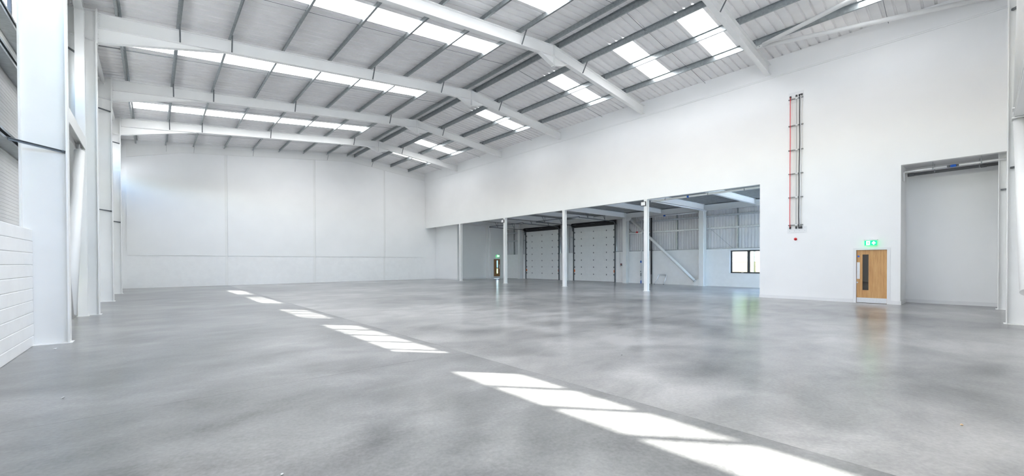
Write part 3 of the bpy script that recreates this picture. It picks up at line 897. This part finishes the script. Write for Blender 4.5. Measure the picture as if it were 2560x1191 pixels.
# ------------------------------------------------------------------ sectional loading doors
def sectional_door(y0, y1, label):
    t = thing('sectional_door', (XD, (y0 + y1) / 2, 0), label=label, cat='loading door', group='sectional loading doors')
    x = XD + 0.02
    zs = [0.02, 0.61, 1.22, 1.83, 2.46, 3.08, 3.69, 4.28, 4.70]
    hy = [y0 + (y1 - y0) * f for f in (0.19, 0.50, 0.81)]
    for i in range(8):
        z0, z1 = zs[i], zs[i + 1] - 0.008
        mb = MB().box(x, y0, z0, x + 0.04, y1, z1)
        if z1 - z0 > 0.45:
            for f in (0.25, 0.5, 0.75):
                z = z0 + (z1 - z0) * f
                mb.box(x - 0.0015, y0, z - 0.05, x, y1, z - 0.005)
        p = mk('door_panel', mb, 'door_panel', t)
        if i < 7:
            for y in hy:
                mk('hinge', MB().box(x - 0.014, y - 0.035, z1 - 0.05, x, y + 0.035, z1 + 0.055), 'galv_dark', p)
            for y in (y0 + 0.05, y1 - 0.05):
                mk('roller_bracket', MB().box(x - 0.025, y - 0.05, z1 - 0.06, x, y + 0.05, z1 + 0.06).tube((x - 0.04, y - 0.05, z1), (x - 0.04, y + 0.05, z1), 0.025, 8), 'galv_dark', p)
        if i == 1:
            for y in (y0 + 0.045, y1 - 0.045):
                mk('bumper', MB().box(x - 0.03, y - 0.045, z0 + 0.18, x, y + 0.045, z0 + 0.38), 'orange', p)
    mk('bottom_seal', MB().box(x, y0, 0.0, x + 0.04, y1, 0.02), 'black', t)
    mk('outer_skin', MB().box(x + 0.042, y0 - 0.1, 0.0, x + 0.06, y1 + 0.1, 4.72), 'pale', t)
    for y, s in ((y0, -1), (y1, 1)):
        mk('side_track', MB().box(x - 0.06, min(y, y + s * 0.1), 0, x + 0.03, max(y, y + s * 0.1), 4.75).box(x - 0.10, min(y + s * 0.02, y + s * 0.035), 0, x - 0.06, max(y + s * 0.02, y + s * 0.035), 4.75), 'galv_dark', t)
    mk('header_box', MB().box(x - 0.02, y0 - 0.12, 4.70, x + 0.06, y1 + 0.12, 5.10), 'black', t)
    mk('spring_shaft', MB().tube((x - 0.16, y0 - 0.2, 4.93), (x - 0.16, y1 + 0.2, 4.93), 0.018, 8), 'galv_dark', t)
    mk('spring', MB().tube((x - 0.16, y0 + 0.4, 4.93), (x - 0.16, (y0 + y1) / 2 - 0.3, 4.93), 0.06, 12).tube((x - 0.16, (y0 + y1) / 2 + 0.3, 4.93), (x - 0.16, y1 - 0.4, 4.93), 0.06, 12), 'black', t)
    for y in (y0 - 0.12, y1 + 0.12):
        mk('cable_drum', MB().tube((x - 0.16, y - 0.05, 4.93), (x - 0.16, y + 0.05, 4.93), 0.11, 14), 'black', t)
        mk('end_bracket', MB().box(x - 0.2, y - 0.012, 4.75, x, y + 0.012, 5.08), 'black', t)
        # curved then horizontal track into the room
        pts = [(x - 0.08, y, 4.4)]
        for i in range(7):
            a = math.pi / 2 * i / 6
            pts.append((x - 0.08 - 0.38 * (1 - math.cos(a)), y, 4.55 + 0.38 * math.sin(a)))
        pts.append((x - 4.6, y, 4.95))
        mb = MB()
        for p, q in zip(pts[:-1], pts[1:]):
            mb.obox(p, q, 0.06, 0.06 if False else 0.055, (0, 0, 1) if abs(p[2] - q[2]) < abs(p[0] - q[0]) else (1, 0, 0))
        tr = mk('horizontal_track', mb, 'galv_dark', t)
        for dx in (1.5, 3.6):
            mk('hanger', MB().obox((x - dx, y, 4.97), (x - dx, y, 5.49), 0.035, 0.01, (1, 0, 0)).obox((x - dx, y, 5.0), (x - dx - 0.35, y, 5.47), 0.035, 0.01, (0, 1, 0)), 'galv_dark', tr)
    mk('track_tie', MB().box(x - 4.6, y0 - 0.12, 4.98, x - 4.55, y1 + 0.12, 5.03), 'galv_dark', t)
    return t
sectional_door(*DOORS[0], 'pale grey sectional loading door farther from the camera, left of the other')
sectional_door(*DOORS[1], 'pale grey sectional loading door nearer the camera, right of the other')

# ------------------------------------------------------------------ loading area window
t = thing('window_7', (XD, 10, WIN[2]), **S)
t['label'] = 'dark framed two-light window in the loading wall looking onto the yard'; t['category'] = 'window'
y0, y1, z0, z1 = WIN
fx = XD + 0.13
f = MB()
f.box(fx, y0, z0, fx + 0.06, y1, z0 + 0.08).box(fx, y0, z1 - 0.08, fx + 0.06, y1, z1).box(fx, y1 - 0.09, z0 + 0.08, fx + 0.06, y1, z1 - 0.08).box(fx, y0, z0 + 0.08, fx + 0.06, y0 + 0.09, z1 - 0.08)
mk('window_frame', f, 'dark', t)
ym = 9.84
mk('mullion', MB().box(fx - 0.01, ym - 0.075, z0 + 0.08, fx + 0.06, ym + 0.075, z1 - 0.08), 'dark', t)
mk('pane', MB().box(fx + 0.026, y0 + 0.09, z0 + 0.08, fx + 0.034, ym - 0.075, z1 - 0.08), 'glass_solar', t)
mk('pane', MB().box(fx + 0.026, ym + 0.075, z0 + 0.08, fx + 0.034, y1 - 0.09, z1 - 0.08), 'glass_solar', t)
mk('window_board', MB().box(XD - 0.02, y0, z0 - 0.03, fx, y1 + 0.03, z0), 'board', t)
mk('window_head', MB().box(XD - 0.03, y0, z1, XD + 0.2, y1 + 0.12, z1 + 0.11), 'board', t)
mk('window_handle', MB().box(fx - 0.03, ym + 0.3, z0 + 0.03, fx, ym + 0.42, z0 + 0.05), 'chrome', t)

t = thing('window_9', (XD, 6.2, 0), **S)  # out-of-sight glazing added as extra daylight for the loading area
t['label'] = 'unseen glazed screen added in the loading wall as fill daylight'; t['category'] = 'window'
for i in range(4):
    y = SCR[0] + i * 1.3
    mk('mullion', MB().box(fx, y - 0.04, 0, fx + 0.08, y + 0.04, SCR[2]), 'dark', t)
    if i < 3:
        for za, zb in ((0.1, 2.2), (2.26, SCR[2] - 0.06)):
            mk('pane', MB().box(fx + 0.036, y + 0.04, za, fx + 0.044, y + 1.26, zb), 'glass', t)
for z in (0.05, 2.23, SCR[2] - 0.03):
    mk('transom', MB().box(fx, SCR[0], z - 0.03, fx + 0.08, SCR[1], z + 0.03), 'dark', t)

# ------------------------------------------------------------------ doors
def exit_sign(loc, axis, label, wd=0.36, hang=True):
    """axis 'x': face looks to -X, 'y': face looks to -Y"""
    x, y, z = loc
    t = thing('exit_sign', loc, label=label, cat='exit sign', group='green exit signs')
    def B(a0, a1, z0, z1, d0, d1):     # a along the face (left to right as seen), d depth from the face towards the wall
        if axis == 'x':
            return MB().box(x + d0, y - a1, z + z0, x + d1, y - a0, z + z1)
        return MB().box(x + a0, y + d0, z + z0, x + a1, y + d1, z + z1)
    def Pg(pts, d=-0.006):
        if axis == 'x':
            return MB().prism([(x + d, y - a, z + b) for a, b in pts], (0.004, 0, 0))
        return MB().prism([(x + a, y + d, z + b) for a, b in pts], (0, 0.004, 0))
    h = wd / 2
    mk('sign_blade', B(-h, h, -0.09, 0.09, 0, 0.012), 'sign_green', t)
    mk('housing', B(-h - 0.02, h + 0.02, 0.10, 0.135, -0.03, 0.11), 'board', t)
    mk('wall_bracket', B(-0.05, 0.05, 0.11, 0.17, 0.06, 0.15), 'board', t)
    # doorway panel with a running figure cut out in green, and the up arrow
    mk('pictogram_door', Pg([(-0.125, -0.075), (-0.02, -0.075), (-0.02, 0.075), (-0.125, 0.075)]), 'sign_white', t)
    man = [Pg([(-0.07 + 0.013 * math.cos(i * math.pi / 4), 0.052 + 0.013 * math.sin(i * math.pi / 4)) for i in range(8)], -0.009)]
    man.append(Pg([(-0.095, 0.005), (-0.075, 0.034), (-0.048, 0.034), (-0.06, -0.012), (-0.082, -0.018)], -0.009))
    man.append(Pg([(-0.082, -0.018), (-0.060, -0.012), (-0.036, -0.035), (-0.046, -0.065), (-0.058, -0.062), (-0.055, -0.038)], -0.009))
    man.append(Pg([(-0.082, -0.018), (-0.072, -0.024), (-0.092, -0.06), (-0.118, -0.06), (-0.118, -0.048), (-0.098, -0.046)], -0.009))
    man.append(Pg([(-0.05, 0.03), (-0.044, 0.034), (-0.026, 0.012), (-0.034, 0.006)], -0.009))
    man.append(Pg([(-0.095, 0.005), (-0.084, 0.022), (-0.108, 0.012), (-0.118, -0.008), (-0.110, -0.012)], -0.009))
    mm = MB()
    for b in man: mm._add(b.v, b.f)
    mk('pictogram_figure', mm, 'sign_green', t)
    mk('pictogram_arrow', Pg([(0.075, -0.065), (0.105, -0.065), (0.105, -0.005), (0.135, -0.03), (0.145, 0.0), (0.09, 0.065), (0.035, 0.0), (0.045, -0.03), (0.075, -0.005)]), 'sign_white', t)
    return t

# oak door in the right wall (faces -X)
t = thing('door_1', (XR, 2.87, 0), **S)
t['label'] = 'oak veneer door with narrow dark vision panel and steel kick plate in the right wall'; t['category'] = 'door'
ya, yb_ = 2.40, 3.34
xf = XR + 0.05
mk('door_frame', MB().box(XR - 0.012, ya - 0.075, 0, XR + 0.12, ya + 0.02, 2.13).box(XR - 0.012, yb_ - 0.02, 0, XR + 0.12, yb_ + 0.075, 2.13).box(XR - 0.012, ya + 0.02, 2.055, XR + 0.12, yb_ - 0.02, 2.13), 'board', t)
vy0, vy1, vz0, vz1 = 2.955, 3.135, 0.50, 1.88      # vision panel
lf = MB()
lf.box(xf, ya + 0.025, 0.012, xf + 0.045, vy0, 2.05).box(xf, vy1, 0.012, xf + 0.045, yb_ - 0.025, 2.05).box(xf, vy0, 0.012, xf + 0.045, vy1, vz0).box(xf, vy0, vz1, xf + 0.045, vy1, 2.05)
leaf = mk('door_leaf', lf, 'oak', t)
mk('glazing_bead', MB().box(xf - 0.008, vy0 - 0.02, vz0 - 0.02, xf, vy0, vz1 + 0.02).box(xf - 0.008, vy1, vz0 - 0.02, xf, vy1 + 0.02, vz1 + 0.02).box(xf - 0.008, vy0, vz0 - 0.02, xf, vy1, vz0).box(xf - 0.008, vy0, vz1, xf, vy1, vz1 + 0.02), 'oak', leaf)
mk('vision_panel', MB().box(xf + 0.018, vy0, vz0, xf + 0.026, vy1, vz1), 'glass_dark', leaf)
mk('kick_plate', MB().box(xf - 0.004, ya + 0.03, 0.015, xf, yb_ - 0.03, 0.205), 'chrome', leaf)
mk('push_plate', MB().box(xf - 0.004, 3.215, 0.93, xf, 3.305, 1.58), 'chrome', leaf)
mk('sign_disc', MB().tube((xf - 0.004, 3.255, 1.81), (xf, 3.255, 1.81), 0.037, 24), 'blue', leaf)
mk('lock_turn', MB().tube((xf - 0.012, 3.295, 0.79), (xf, 3.295, 0.79), 0.028, 18).tube((xf - 0.035, 3.295, 0.79), (xf - 0.012, 3.295, 0.79), 0.012, 10), 'chrome', leaf)
mk('threshold', MB().box(xf, ya + 0.02, 0.0, xf + 0.05, yb_ - 0.02, 0.012), 'black', t)
room = thing('wall_corridor', (21.7, 2.9, 0), **S)
room['label'] = 'dim corridor walls glimpsed through the oak door vision panel'; room['category'] = 'wall'
mk('corridor_shell', MB().box(XR + WT, 2.26, 0.0, 22.6, 2.3, 2.6).box(XR + WT, 3.7, 0.0, 22.6, 3.74, 2.6).box(22.6, 2.26, 0.0, 22.64, 3.74, 2.6).box(XR + WT, 2.26, 2.6, 22.64, 3.74, 2.64), 'tan', room)
exit_sign((XR - 0.12, 2.875, 2.315), 'x', 'green running man exit sign above the oak door in the right wall')

# small dark door at the end of the loading area (faces -Y)
t = thing('door_2', (26.92, 33.3, 0), **S)
t['label'] = 'dark oak door with bright vision panels at the far end of the loading area'; t['category'] = 'door'
yf = 33.35
mk('door_frame', MB().box(DX0, 33.285, 0, DX0 + 0.07, 33.45, 2.08).box(DX1 - 0.07, 33.285, 0, DX1, 33.45, 2.08).box(DX0 + 0.07, 33.285, 2.02, DX1 - 0.07, 33.45, 2.08), 'board', t)
lx0, lx1 = DX0 + 0.08, DX1 - 0.08
px0, px1 = 26.92, 27.10
lf = MB().box(lx0, yf, 0.012, px0, yf + 0.045, 2.015).box(px1, yf, 0.012, lx1, yf + 0.045, 2.015)
for za, zb in ((0.012, 0.52), (1.02, 1.12), (1.86, 2.015)):
    lf.box(px0, yf, za, px1, yf + 0.045, zb)
leaf = mk('door_leaf', lf, 'oak_dark', t)
mk('vision_panel', MB().box(px0, yf + 0.018, 1.12, px1, yf + 0.026, 1.86), 'glass', leaf)
mk('vision_panel', MB().box(px0, yf + 0.018, 0.52, px1, yf + 0.026, 1.02), 'glass', leaf)
mk('kick_plate', MB().box(lx0 + 0.005, yf - 0.004, 0.015, lx1 - 0.005, yf, 0.22), 'chrome', leaf)
mk('push_plate', MB().box(lx1 - 0.11, yf - 0.004, 1.0, lx1 - 0.04, yf, 1.45), 'chrome', leaf)
exit_sign((26.98, 33.18, 2.33), 'y', 'small green exit sign above the dark door at the end of the loading area', 0.30)

# ------------------------------------------------------------------ cable rack on the right wall
t = thing('cable_rack', (XR, 5.3, 2.9), label='tall wall-mounted cable rack with red and black cables and white end boards', cat='cable rack')
mk('end_board', MB().box(XR - 0.02, 5.06, 8.42, XR, 5.60, 8.86), 'board', t)
mk('end_board', MB().box(XR - 0.02, 4.95, 2.86, XR, 5.64, 3.12), 'board', t)
for z in (8.55, 7.42, 6.37, 5.36, 4.35, 3.16):
    ru = mk('rung', MB().box(XR - 0.05, 5.07, z, XR, 5.60, z + 0.04), 'galv_dark', t)
    mk('cable_clamp', MB().box(XR - 0.085, 5.26, z - 0.01, XR - 0.05, 5.34, z + 0.05), 'board', ru)
def cable(y, r, mat, x=XR - 0.07, wob=0.0, z0=3.08, z1=8.66):
    pts = []
    for i in range(25):
        f = i / 24
        pts.append((x, y + wob * math.sin(f * 5.2 + 0.6) + wob * 0.4 * math.sin(f * 17), z0 + (z1 - z0) * f))
    mk('cable', MB().path(pts, r, 8), mat, t, smooth=True)
cable(5.53, 0.013, 'red', wob=0.004)
cable(5.19, 0.017, 'black', wob=0.014, x=XR - 0.085)
cable(5.16, 0.02, 'board', wob=0.012)
for y in (5.48, 5.42, 5.37, 5.30, 5.25, 5.10):
    cable(y, 0.004, 'beige', x=XR - 0.055, wob=0.002)
cable(5.31, 0.006, 'grey_pipe', x=XR - 0.06, wob=0.002)
for (y, w) in ((5.53, 0.03), (5.31, 0.03), (5.16, 0.07)):
    mk('cable_gland', MB().box(XR - 0.05, y - w, 8.64, XR - 0.02, y + w, 8.72), 'black', t)
    mk('cable_gland', MB().box(XR - 0.05, y - w, 3.02, XR - 0.02, y + w, 3.12), 'black', t)
for (y, z) in ((5.55, 2.93), (5.37, 2.93), (5.2, 2.93), (5.0, 2.93), (5.0, 3.06)):
    mk('screw', MB().tube((XR - 0.024, y, z), (XR - 0.02, y, z), 0.01, 8), 'galv', t)
t = thing('alarm_beacon', (XR, 5.34, 2.58), label='small red dome alarm beacon below the cable rack', cat='beacon')
mk('base', MB().tube((XR - 0.02, 5.34, 2.58), (XR, 5.34, 2.58), 0.058, 20), 'red', t)
mb = MB()
for i in range(5):
    a0, a1 = i / 5 * math.pi / 2, (i + 1) / 5 * math.pi / 2
    mb.tube((XR - 0.02 - 0.05 * math.sin(a0), 5.34, 2.58), (XR - 0.02 - 0.05 * math.sin(a1), 5.34, 2.58), 0.052 * math.cos(a0), 20, True, 0.052 * math.cos(a1) + 1e-4)
mk('dome', mb, 'red', t, smooth=True)

# ------------------------------------------------------------------ recess pipes
t = thing('white_pipe', (21.1, 0.8, 5.0), label='white sprinkler pipe with blue coupling under the recess soffit', cat='pipe')
mk('pipe', MB().tube((21.12, 1.98, 4.93), (21.12, 0.90, 4.945), 0.035, 14).tube((21.12, 0.62, 4.95), (21.12, -0.6, 4.965), 0.035, 14), 'board', t, smooth=True)
mk('coupling', MB().tube((21.12, 0.82, 4.946), (21.12, 0.68, 4.948), 0.045, 14), 'blue', t, smooth=True)
mk('coupling_band', MB().tube((21.12, 0.90, 4.945), (21.12, 0.82, 4.946), 0.038, 14).tube((21.12, 0.68, 4.948), (21.12, 0.62, 4.95), 0.038, 14), 'galv_dark', t, smooth=True)
for y in (1.25, 0.1):
    mk('pipe_clip', MB().tube((21.12, y, 4.96), (21.12, y, 5.22), 0.006, 6).tube((21.12, y - 0.015, 4.947), (21.12, y + 0.015, 4.947), 0.042, 14), 'galv', t)
mk('elbow', MB().path([(21.12, 1.98, 4.93), (21.14, 2.01, 4.90), (21.16, 2.01, 4.8), (21.16, 2.01, 4.6)], 0.03, 10), 'board', t, smooth=True)
t = thing('drain_pipe', (21.9, 0.8, 5.0), label='dark grey drain pipe at the back of the recess soffit', cat='pipe')
mk('pipe', MB().tube((21.95, 1.95, 4.93), (21.95, -0.7, 4.97), 0.055, 16), 'grey_pipe', t, smooth=True)
mk('socket', MB().tube((21.95, 1.98, 4.93), (21.95, 1.80, 4.932), 0.065, 16), 'grey_pipe', t, smooth=True)
mk('socket', MB().tube((21.95, 0.12, 4.955), (21.95, -0.02, 4.957), 0.065, 16), 'grey_pipe', t, smooth=True)
for y in (1.25, 0.15):
    mk('pipe_clip', MB().tube((21.95, y, 4.99), (21.95, y, 5.22), 0.006, 6).tube((21.95, y - 0.015, 4.95), (21.95, y + 0.015, 4.95), 0.062, 14), 'galv', t)

# ------------------------------------------------------------------ loading area services
t = thing('sprinkler_pipe', (21.1, 9.7, 5.0), label='white pipe slung just behind the lintel of the wide opening', cat='pipe')
mk('pipe', MB().tube((21.14, 12.35, 5.04), (21.14, 6.6, 5.06), 0.05, 14), 'board', t, smooth=True)
mk('branch', MB().tube((21.2, 12.25, 5.02), (XD - 0.4, 12.25, 5.04), 0.042, 12), 'board', t, smooth=True)
mk('coupling', MB().tube((21.14, 10.28, 5.047), (21.14, 10.18, 5.047), 0.058, 12), 'blue', t, smooth=True)
for y in (11.5, 9.2, 7.5):
    mk('pipe_clip', MB().tube((21.14, y, 5.1), (21.14, y, 5.3), 0.006, 6).tube((21.14, y - 0.02, 5.05), (21.14, y + 0.02, 5.05), 0.056, 12), 'galv', t)
t = thing('wall_pipe', (XD - 0.3, 15, 4.9), label='white pipe running high along the loading wall behind the nearest post', cat='pipe')
mk('pipe', MB().tube((XD - 0.32, 17.5, 4.98), (XD - 0.32, 12.8, 5.0), 0.042, 12), 'board', t, smooth=True)
mk('coupling', MB().tube((XD - 0.32, 15.36, 4.99), (XD - 0.32, 15.2, 4.99), 0.05, 12), 'blue', t, smooth=True)
t = thing('pipe_riser', (XD - 0.06, 17.34, 0), label='slim white water riser with blue valves right of the near loading door', cat='pipe')
xr = XD - 0.07
mk('pipe', MB().path([(xr, 17.28, 4.9), (xr, 17.28, 2.55), (xr, 17.30, 2.5), (xr, 17.34, 2.46), (xr, 17.36, 2.40), (xr, 17.36, 0.35)], 0.036, 10), 'board', t, smooth=True)
mk('cross_arm', MB().tube((xr, 17.45, 4.9), (xr, 17.1, 4.92), 0.038, 10), 'board', t, smooth=True)
mk('valve', MB().box(xr - 0.04, 17.32, 1.58, xr + 0.03, 17.40, 1.74), 'blue', t)
mk('tap', MB().tube((xr, 17.36, 0.9), (xr - 0.14, 17.30, 0.92), 0.016, 8).box(xr - 0.17, 17.27, 0.86, xr - 0.12, 17.33, 0.97), 'galv', t)
mk('meter', MB().box(xr - 0.05, 17.325, 0.55, xr + 0.03, 17.395, 0.8), 'galv', t)
mk('foot_pipe', MB().tube((xr, 17.36, 0.0), (xr, 17.36, 0.22), 0.035, 12), 'blue', t, smooth=True)
mk('foot_pipe', MB().tube((xr, 17.36, 0.22), (xr, 17.36, 0.4), 0.024, 12), 'board', t, smooth=True)
t = thing('downpipe', (XD - 0.08, 16.5, 0), label='black rainwater downpipe behind the nearest opening post', cat='pipe')
mk('pipe', MB().tube((XD - 0.09, 16.47, 0.7), (XD - 0.09, 16.47, 5.4), 0.055, 14), 'black', t, smooth=True)
mk('pipe_collar', MB().tube((XD - 0.09, 16.47, 2.5), (XD - 0.09, 16.47, 2.62), 0.066, 14), 'black', t, smooth=True)
mk('pipe', MB().tube((XD - 0.09, 16.47, 0.0), (XD - 0.09, 16.47, 0.7), 0.05, 14), 'grey_pipe', t, smooth=True)
mk('access_panel', MB().box(XD - 0.006, 16.0, 0.3, XD, 16.35, 0.72), 'wall', wall_dock)
t = thing('emergency_stop', (XD - 0.05, 19.2, 1.4), label='small red switch on a grey box beside the near loading door', cat='switch')
mk('box', MB().box(XD - 0.05, 19.10, 1.35, XD, 19.22, 1.53), 'grey_pipe', t)
mk('button', MB().tube((XD - 0.075, 19.16, 1.46), (XD - 0.05, 19.16, 1.46), 0.03, 12), 'red', t)
mk('cable', MB().path([(XD - 0.02, 19.20, 1.35), (XD - 0.02, 19.22, 1.27), (XD - 0.02, 19.27, 1.26), (XD - 0.02, 19.29, 1.35), (XD - 0.02, 19.29, 2.4)], 0.007, 6), 'grey_pipe', t)
t = thing('cable_valve', (XD - 0.05, 17.9, 3.8), label='red valve on a black cable above the white riser', cat='valve')
mk('valve', MB().tube((XD - 0.06, 17.78, 3.93), (XD - 0.06, 17.64, 3.93), 0.045, 10).box(XD - 0.08, 17.69, 3.96, XD - 0.04, 17.73, 4.02), 'red', t)
mk('cable', MB().path([(XD - 0.06, 18.38, 4.25), (XD - 0.06, 18.3, 4.1), (XD - 0.06, 18.15, 3.97), (XD - 0.06, 17.95, 3.93), (XD - 0.06, 17.78, 3.93)], 0.014, 8), 'black', t)
t = thing('hoop_barrier', (XD - 0.4, 15.6, 0), label='stainless steel hoop barrier standing at the foot of the loading wall', cat='barrier')
xh0, xh1 = XD - 0.62, XD - 0.12
pts = [(xh0, 15.92, 0.02), (xh0 + 0.36, 15.80, 0.60)]
for i in range(1, 6):
    a = math.pi / 2 * i / 5
    pts.append((xh0 + 0.36 + 0.07 * math.sin(a), 15.80 - 0.12 * (1 - math.cos(a)), 0.60 + 0.12 * math.sin(a)))
for i in range(0, 6):
    a = math.pi / 2 * i / 5
    pts.append((xh0 + 0.43 - 0.07 * (1 - math.cos(a)), 15.32 - 0.12 * math.sin(a), 0.72 - 0.12 * (1 - math.cos(a))))
pts.append((xh0, 15.20, 0.02))
mk('hoop', MB().path(pts, 0.038, 12), 'chrome', t, smooth=True)
mk('foot', MB().tube((xh0, 15.92, 0), (xh0 + 0.02, 15.915, 0.05), 0.037, 10), 'black', t)
mk('foot', MB().tube((xh0, 15.20, 0), (xh0 + 0.02, 15.20, 0.05), 0.037, 10), 'black', t)

# ------------------------------------------------------------------ litter on the floor
def scrap(x, y, s, mat, label):
    mb = MB()
    pts = [(math.cos(a) * s * random.uniform(0.6, 1.1), math.sin(a) * s * random.uniform(0.5, 1.0), random.uniform(0.004, s * 0.8)) for a in [i * 1.05 for i in range(6)]]
    vs = [(x + p[0], y + p[1], p[2]) for p in pts] + [(x + s * 0.2, y, s * 0.75), (x, y - s * 0.1, 0.0)]
    fs = [(i, (i + 1) % 6, 6) for i in range(6)] + [((i + 1) % 6, i, 7) for i in range(6)]
    mb._add(vs, fs)
    mk('paper_scrap', mb, mat, label=label, cat='litter', group='scraps of litter on the floor')
def gp(u, v):
    d = _f2 + _r3 * ((u - 1280) / F_PX) - _u3 * ((v - CY) / F_PX)
    k = 1.6 / -d.z
    return d.x * k, d.y * k
scrap(*gp(158, 996), 0.022, 'board', 'crumpled white scrap on the floor at the left foreground')
scrap(*gp(138, 874), 0.03, 'board', 'white scrap of paper at the foot of the broad left column')
scrap(*gp(1555, 889), 0.02, 'board', 'tiny white scrap near the middle of the floor')
scrap(*gp(706, 1188), 0.015, 'board', 'white scrap at the bottom edge of the view')
scrap(*gp(2405, 1065), 0.02, 'tan', 'pale brown leaf lying on the floor at the right foreground')

# ------------------------------------------------------------------ outside
ground = mk('ground', MB().box(-2.6, -1.2, -0.5, 220, 260, -0.22), 'grass', label='grass outside the building', cat='ground', kind='structure')
mk('forecourt', MB().box(-2.6, -160, -0.5, 220, -1.2, -0.21), 'asphalt', label='pale concrete forecourt outside the front gable', cat='ground', kind='structure')
mk('car_park', MB().box(-160, -160, -0.5, -2.6, 260, -0.22), 'asphalt', label='pale concrete car park outside the left wall', cat='ground', kind='structure')
mk('yard', MB().box(XD + 0.4, -20, -0.22, 33.7, 60, -0.2), 'asphalt', label='pale concrete yard outside the loading wall', cat='yard', kind='structure')
XF = 58.0
t = thing('boundary_fence', (XF, 20, -0.2), label='pale boundary wall with white posts seen through the loading window', cat='fence')
for i in range(9):
    y = 6 + i * 3.4
    for j in range(3):
        mk('upper_board', MB().box(XF, y + 0.12, 1.66 + j * 0.6, XF + 0.08, y + 3.28, 1.66 + j * 0.6 + 0.56), 'fence_pale', t)
    for j in range(3):
        mk('lower_board', MB().box(XF + 0.04, y + 0.12, -0.2 + j * 0.62, XF + 0.12, y + 3.28, -0.2 + j * 0.62 + 0.59), 'fence_tan', t)
    mk('post', MB().box(XF - 0.12, y - 0.14, -0.2, XF + 0.12, y + 0.14, 3.5), 'board', t)
gm = MB()
for _ in range(900):
    gx = XF - 0.3 - abs(random.gauss(0, 0.3)); gy = random.uniform(6, 34)
    hh = random.uniform(0.3, 0.8)
    a = random.uniform(0, 6.28)
    gm._add([(gx, gy, -0.22), (gx + 0.06 * math.cos(a), gy + 0.06 * math.sin(a), -0.22), (gx + random.uniform(-0.2, 0.2), gy + random.uniform(-0.2, 0.2), -0.22 + hh)], [(0, 1, 2)])
mk('grass_tufts', gm, 'leaf', label='grass tufts along the foot of the boundary wall outside', cat='grass', kind='stuff')

def tree(x, y, h, rad, label):
    t = thing('tree', (x, y, -0.22), label=label, cat='tree', group='trees outside')
    mk('trunk', MB().tube((x, y, -0.22), (x + 0.1, y, h * 0.55), 0.18, 8, True, 0.08).tube((x + 0.08, y, h * 0.4), (x + 0.8, y + 0.5, h * 0.7), 0.07, 6, True, 0.03).tube((x + 0.05, y, h * 0.35), (x - 0.7, y - 0.6, h * 0.68), 0.07, 6, True, 0.03), 'bark', t)
    mb = MB()
    cl = [(random.gauss(0, rad * 0.45), random.gauss(0, rad * 0.45), h * 0.55 + random.gauss(0, h * 0.2)) for _ in range(26)]
    for _ in range(4200):
        c = random.choice(cl)
        p = Vector((x + c[0] + random.gauss(0, rad * 0.2), y + c[1] + random.gauss(0, rad * 0.2), c[2] + random.gauss(0, rad * 0.2)))
        a = Vector((random.uniform(-1, 1), random.uniform(-1, 1), random.uniform(-1, 1))).normalized()
        b = a.orthogonal().normalized()
        s = random.uniform(0.2, 0.36)
        mb._add([p, p + a * s + b * s * 0.4, p + a * s * 2, p + a * s - b * s * 0.4], [(0, 1, 2, 3)])
    mk('foliage', mb, 'leaf', t, kind='stuff')
for i, (x, y, h, r) in enumerate(((66, 9, 12, 2.2), (68, 15.5, 13, 2.3), (66, 22, 12, 2.2), (69, 28.5, 13, 2.3), (66, 35, 12, 2.2))):
    tree(x, y, h, r, 'leafy tree behind the boundary wall, %s from the right' % ORD[i])
# long unit beyond the far field, seen through the small dark door
t = thing('warehouse', (70, 125, -0.2), label='blue-grey warehouse far off across the grass behind the loading area door', cat='building')
mk('walls', MB().box(50, 120, -0.22, 110, 140, 9), 'roof_blue', t)
mk('roof', MB().prism([(49, 119, 9), (49, 141, 9), (49, 130, 11.5)], (62, 0, 0)), 'pale', t)
mk('shutter', MB().box(70, 119.9, -0.2, 75, 120, 4.5), 'pale', t)
# brick unit outside the left wall, glimpsed through the ribbon windows
t = thing('brick_unit', (-30, 30, -0.2), label='red brick unit outside the left wall, glimpsed past the columns', cat='building')
mk('walls', MB().box(-36, 60, -0.22, -22, 80, 9), 'brick', t)
mk('roof', MB().prism([(-37, 59, 9), (-21, 59, 9), (-29, 59, 12.5)], (0, 22, 0)), 'roof_blue', t)
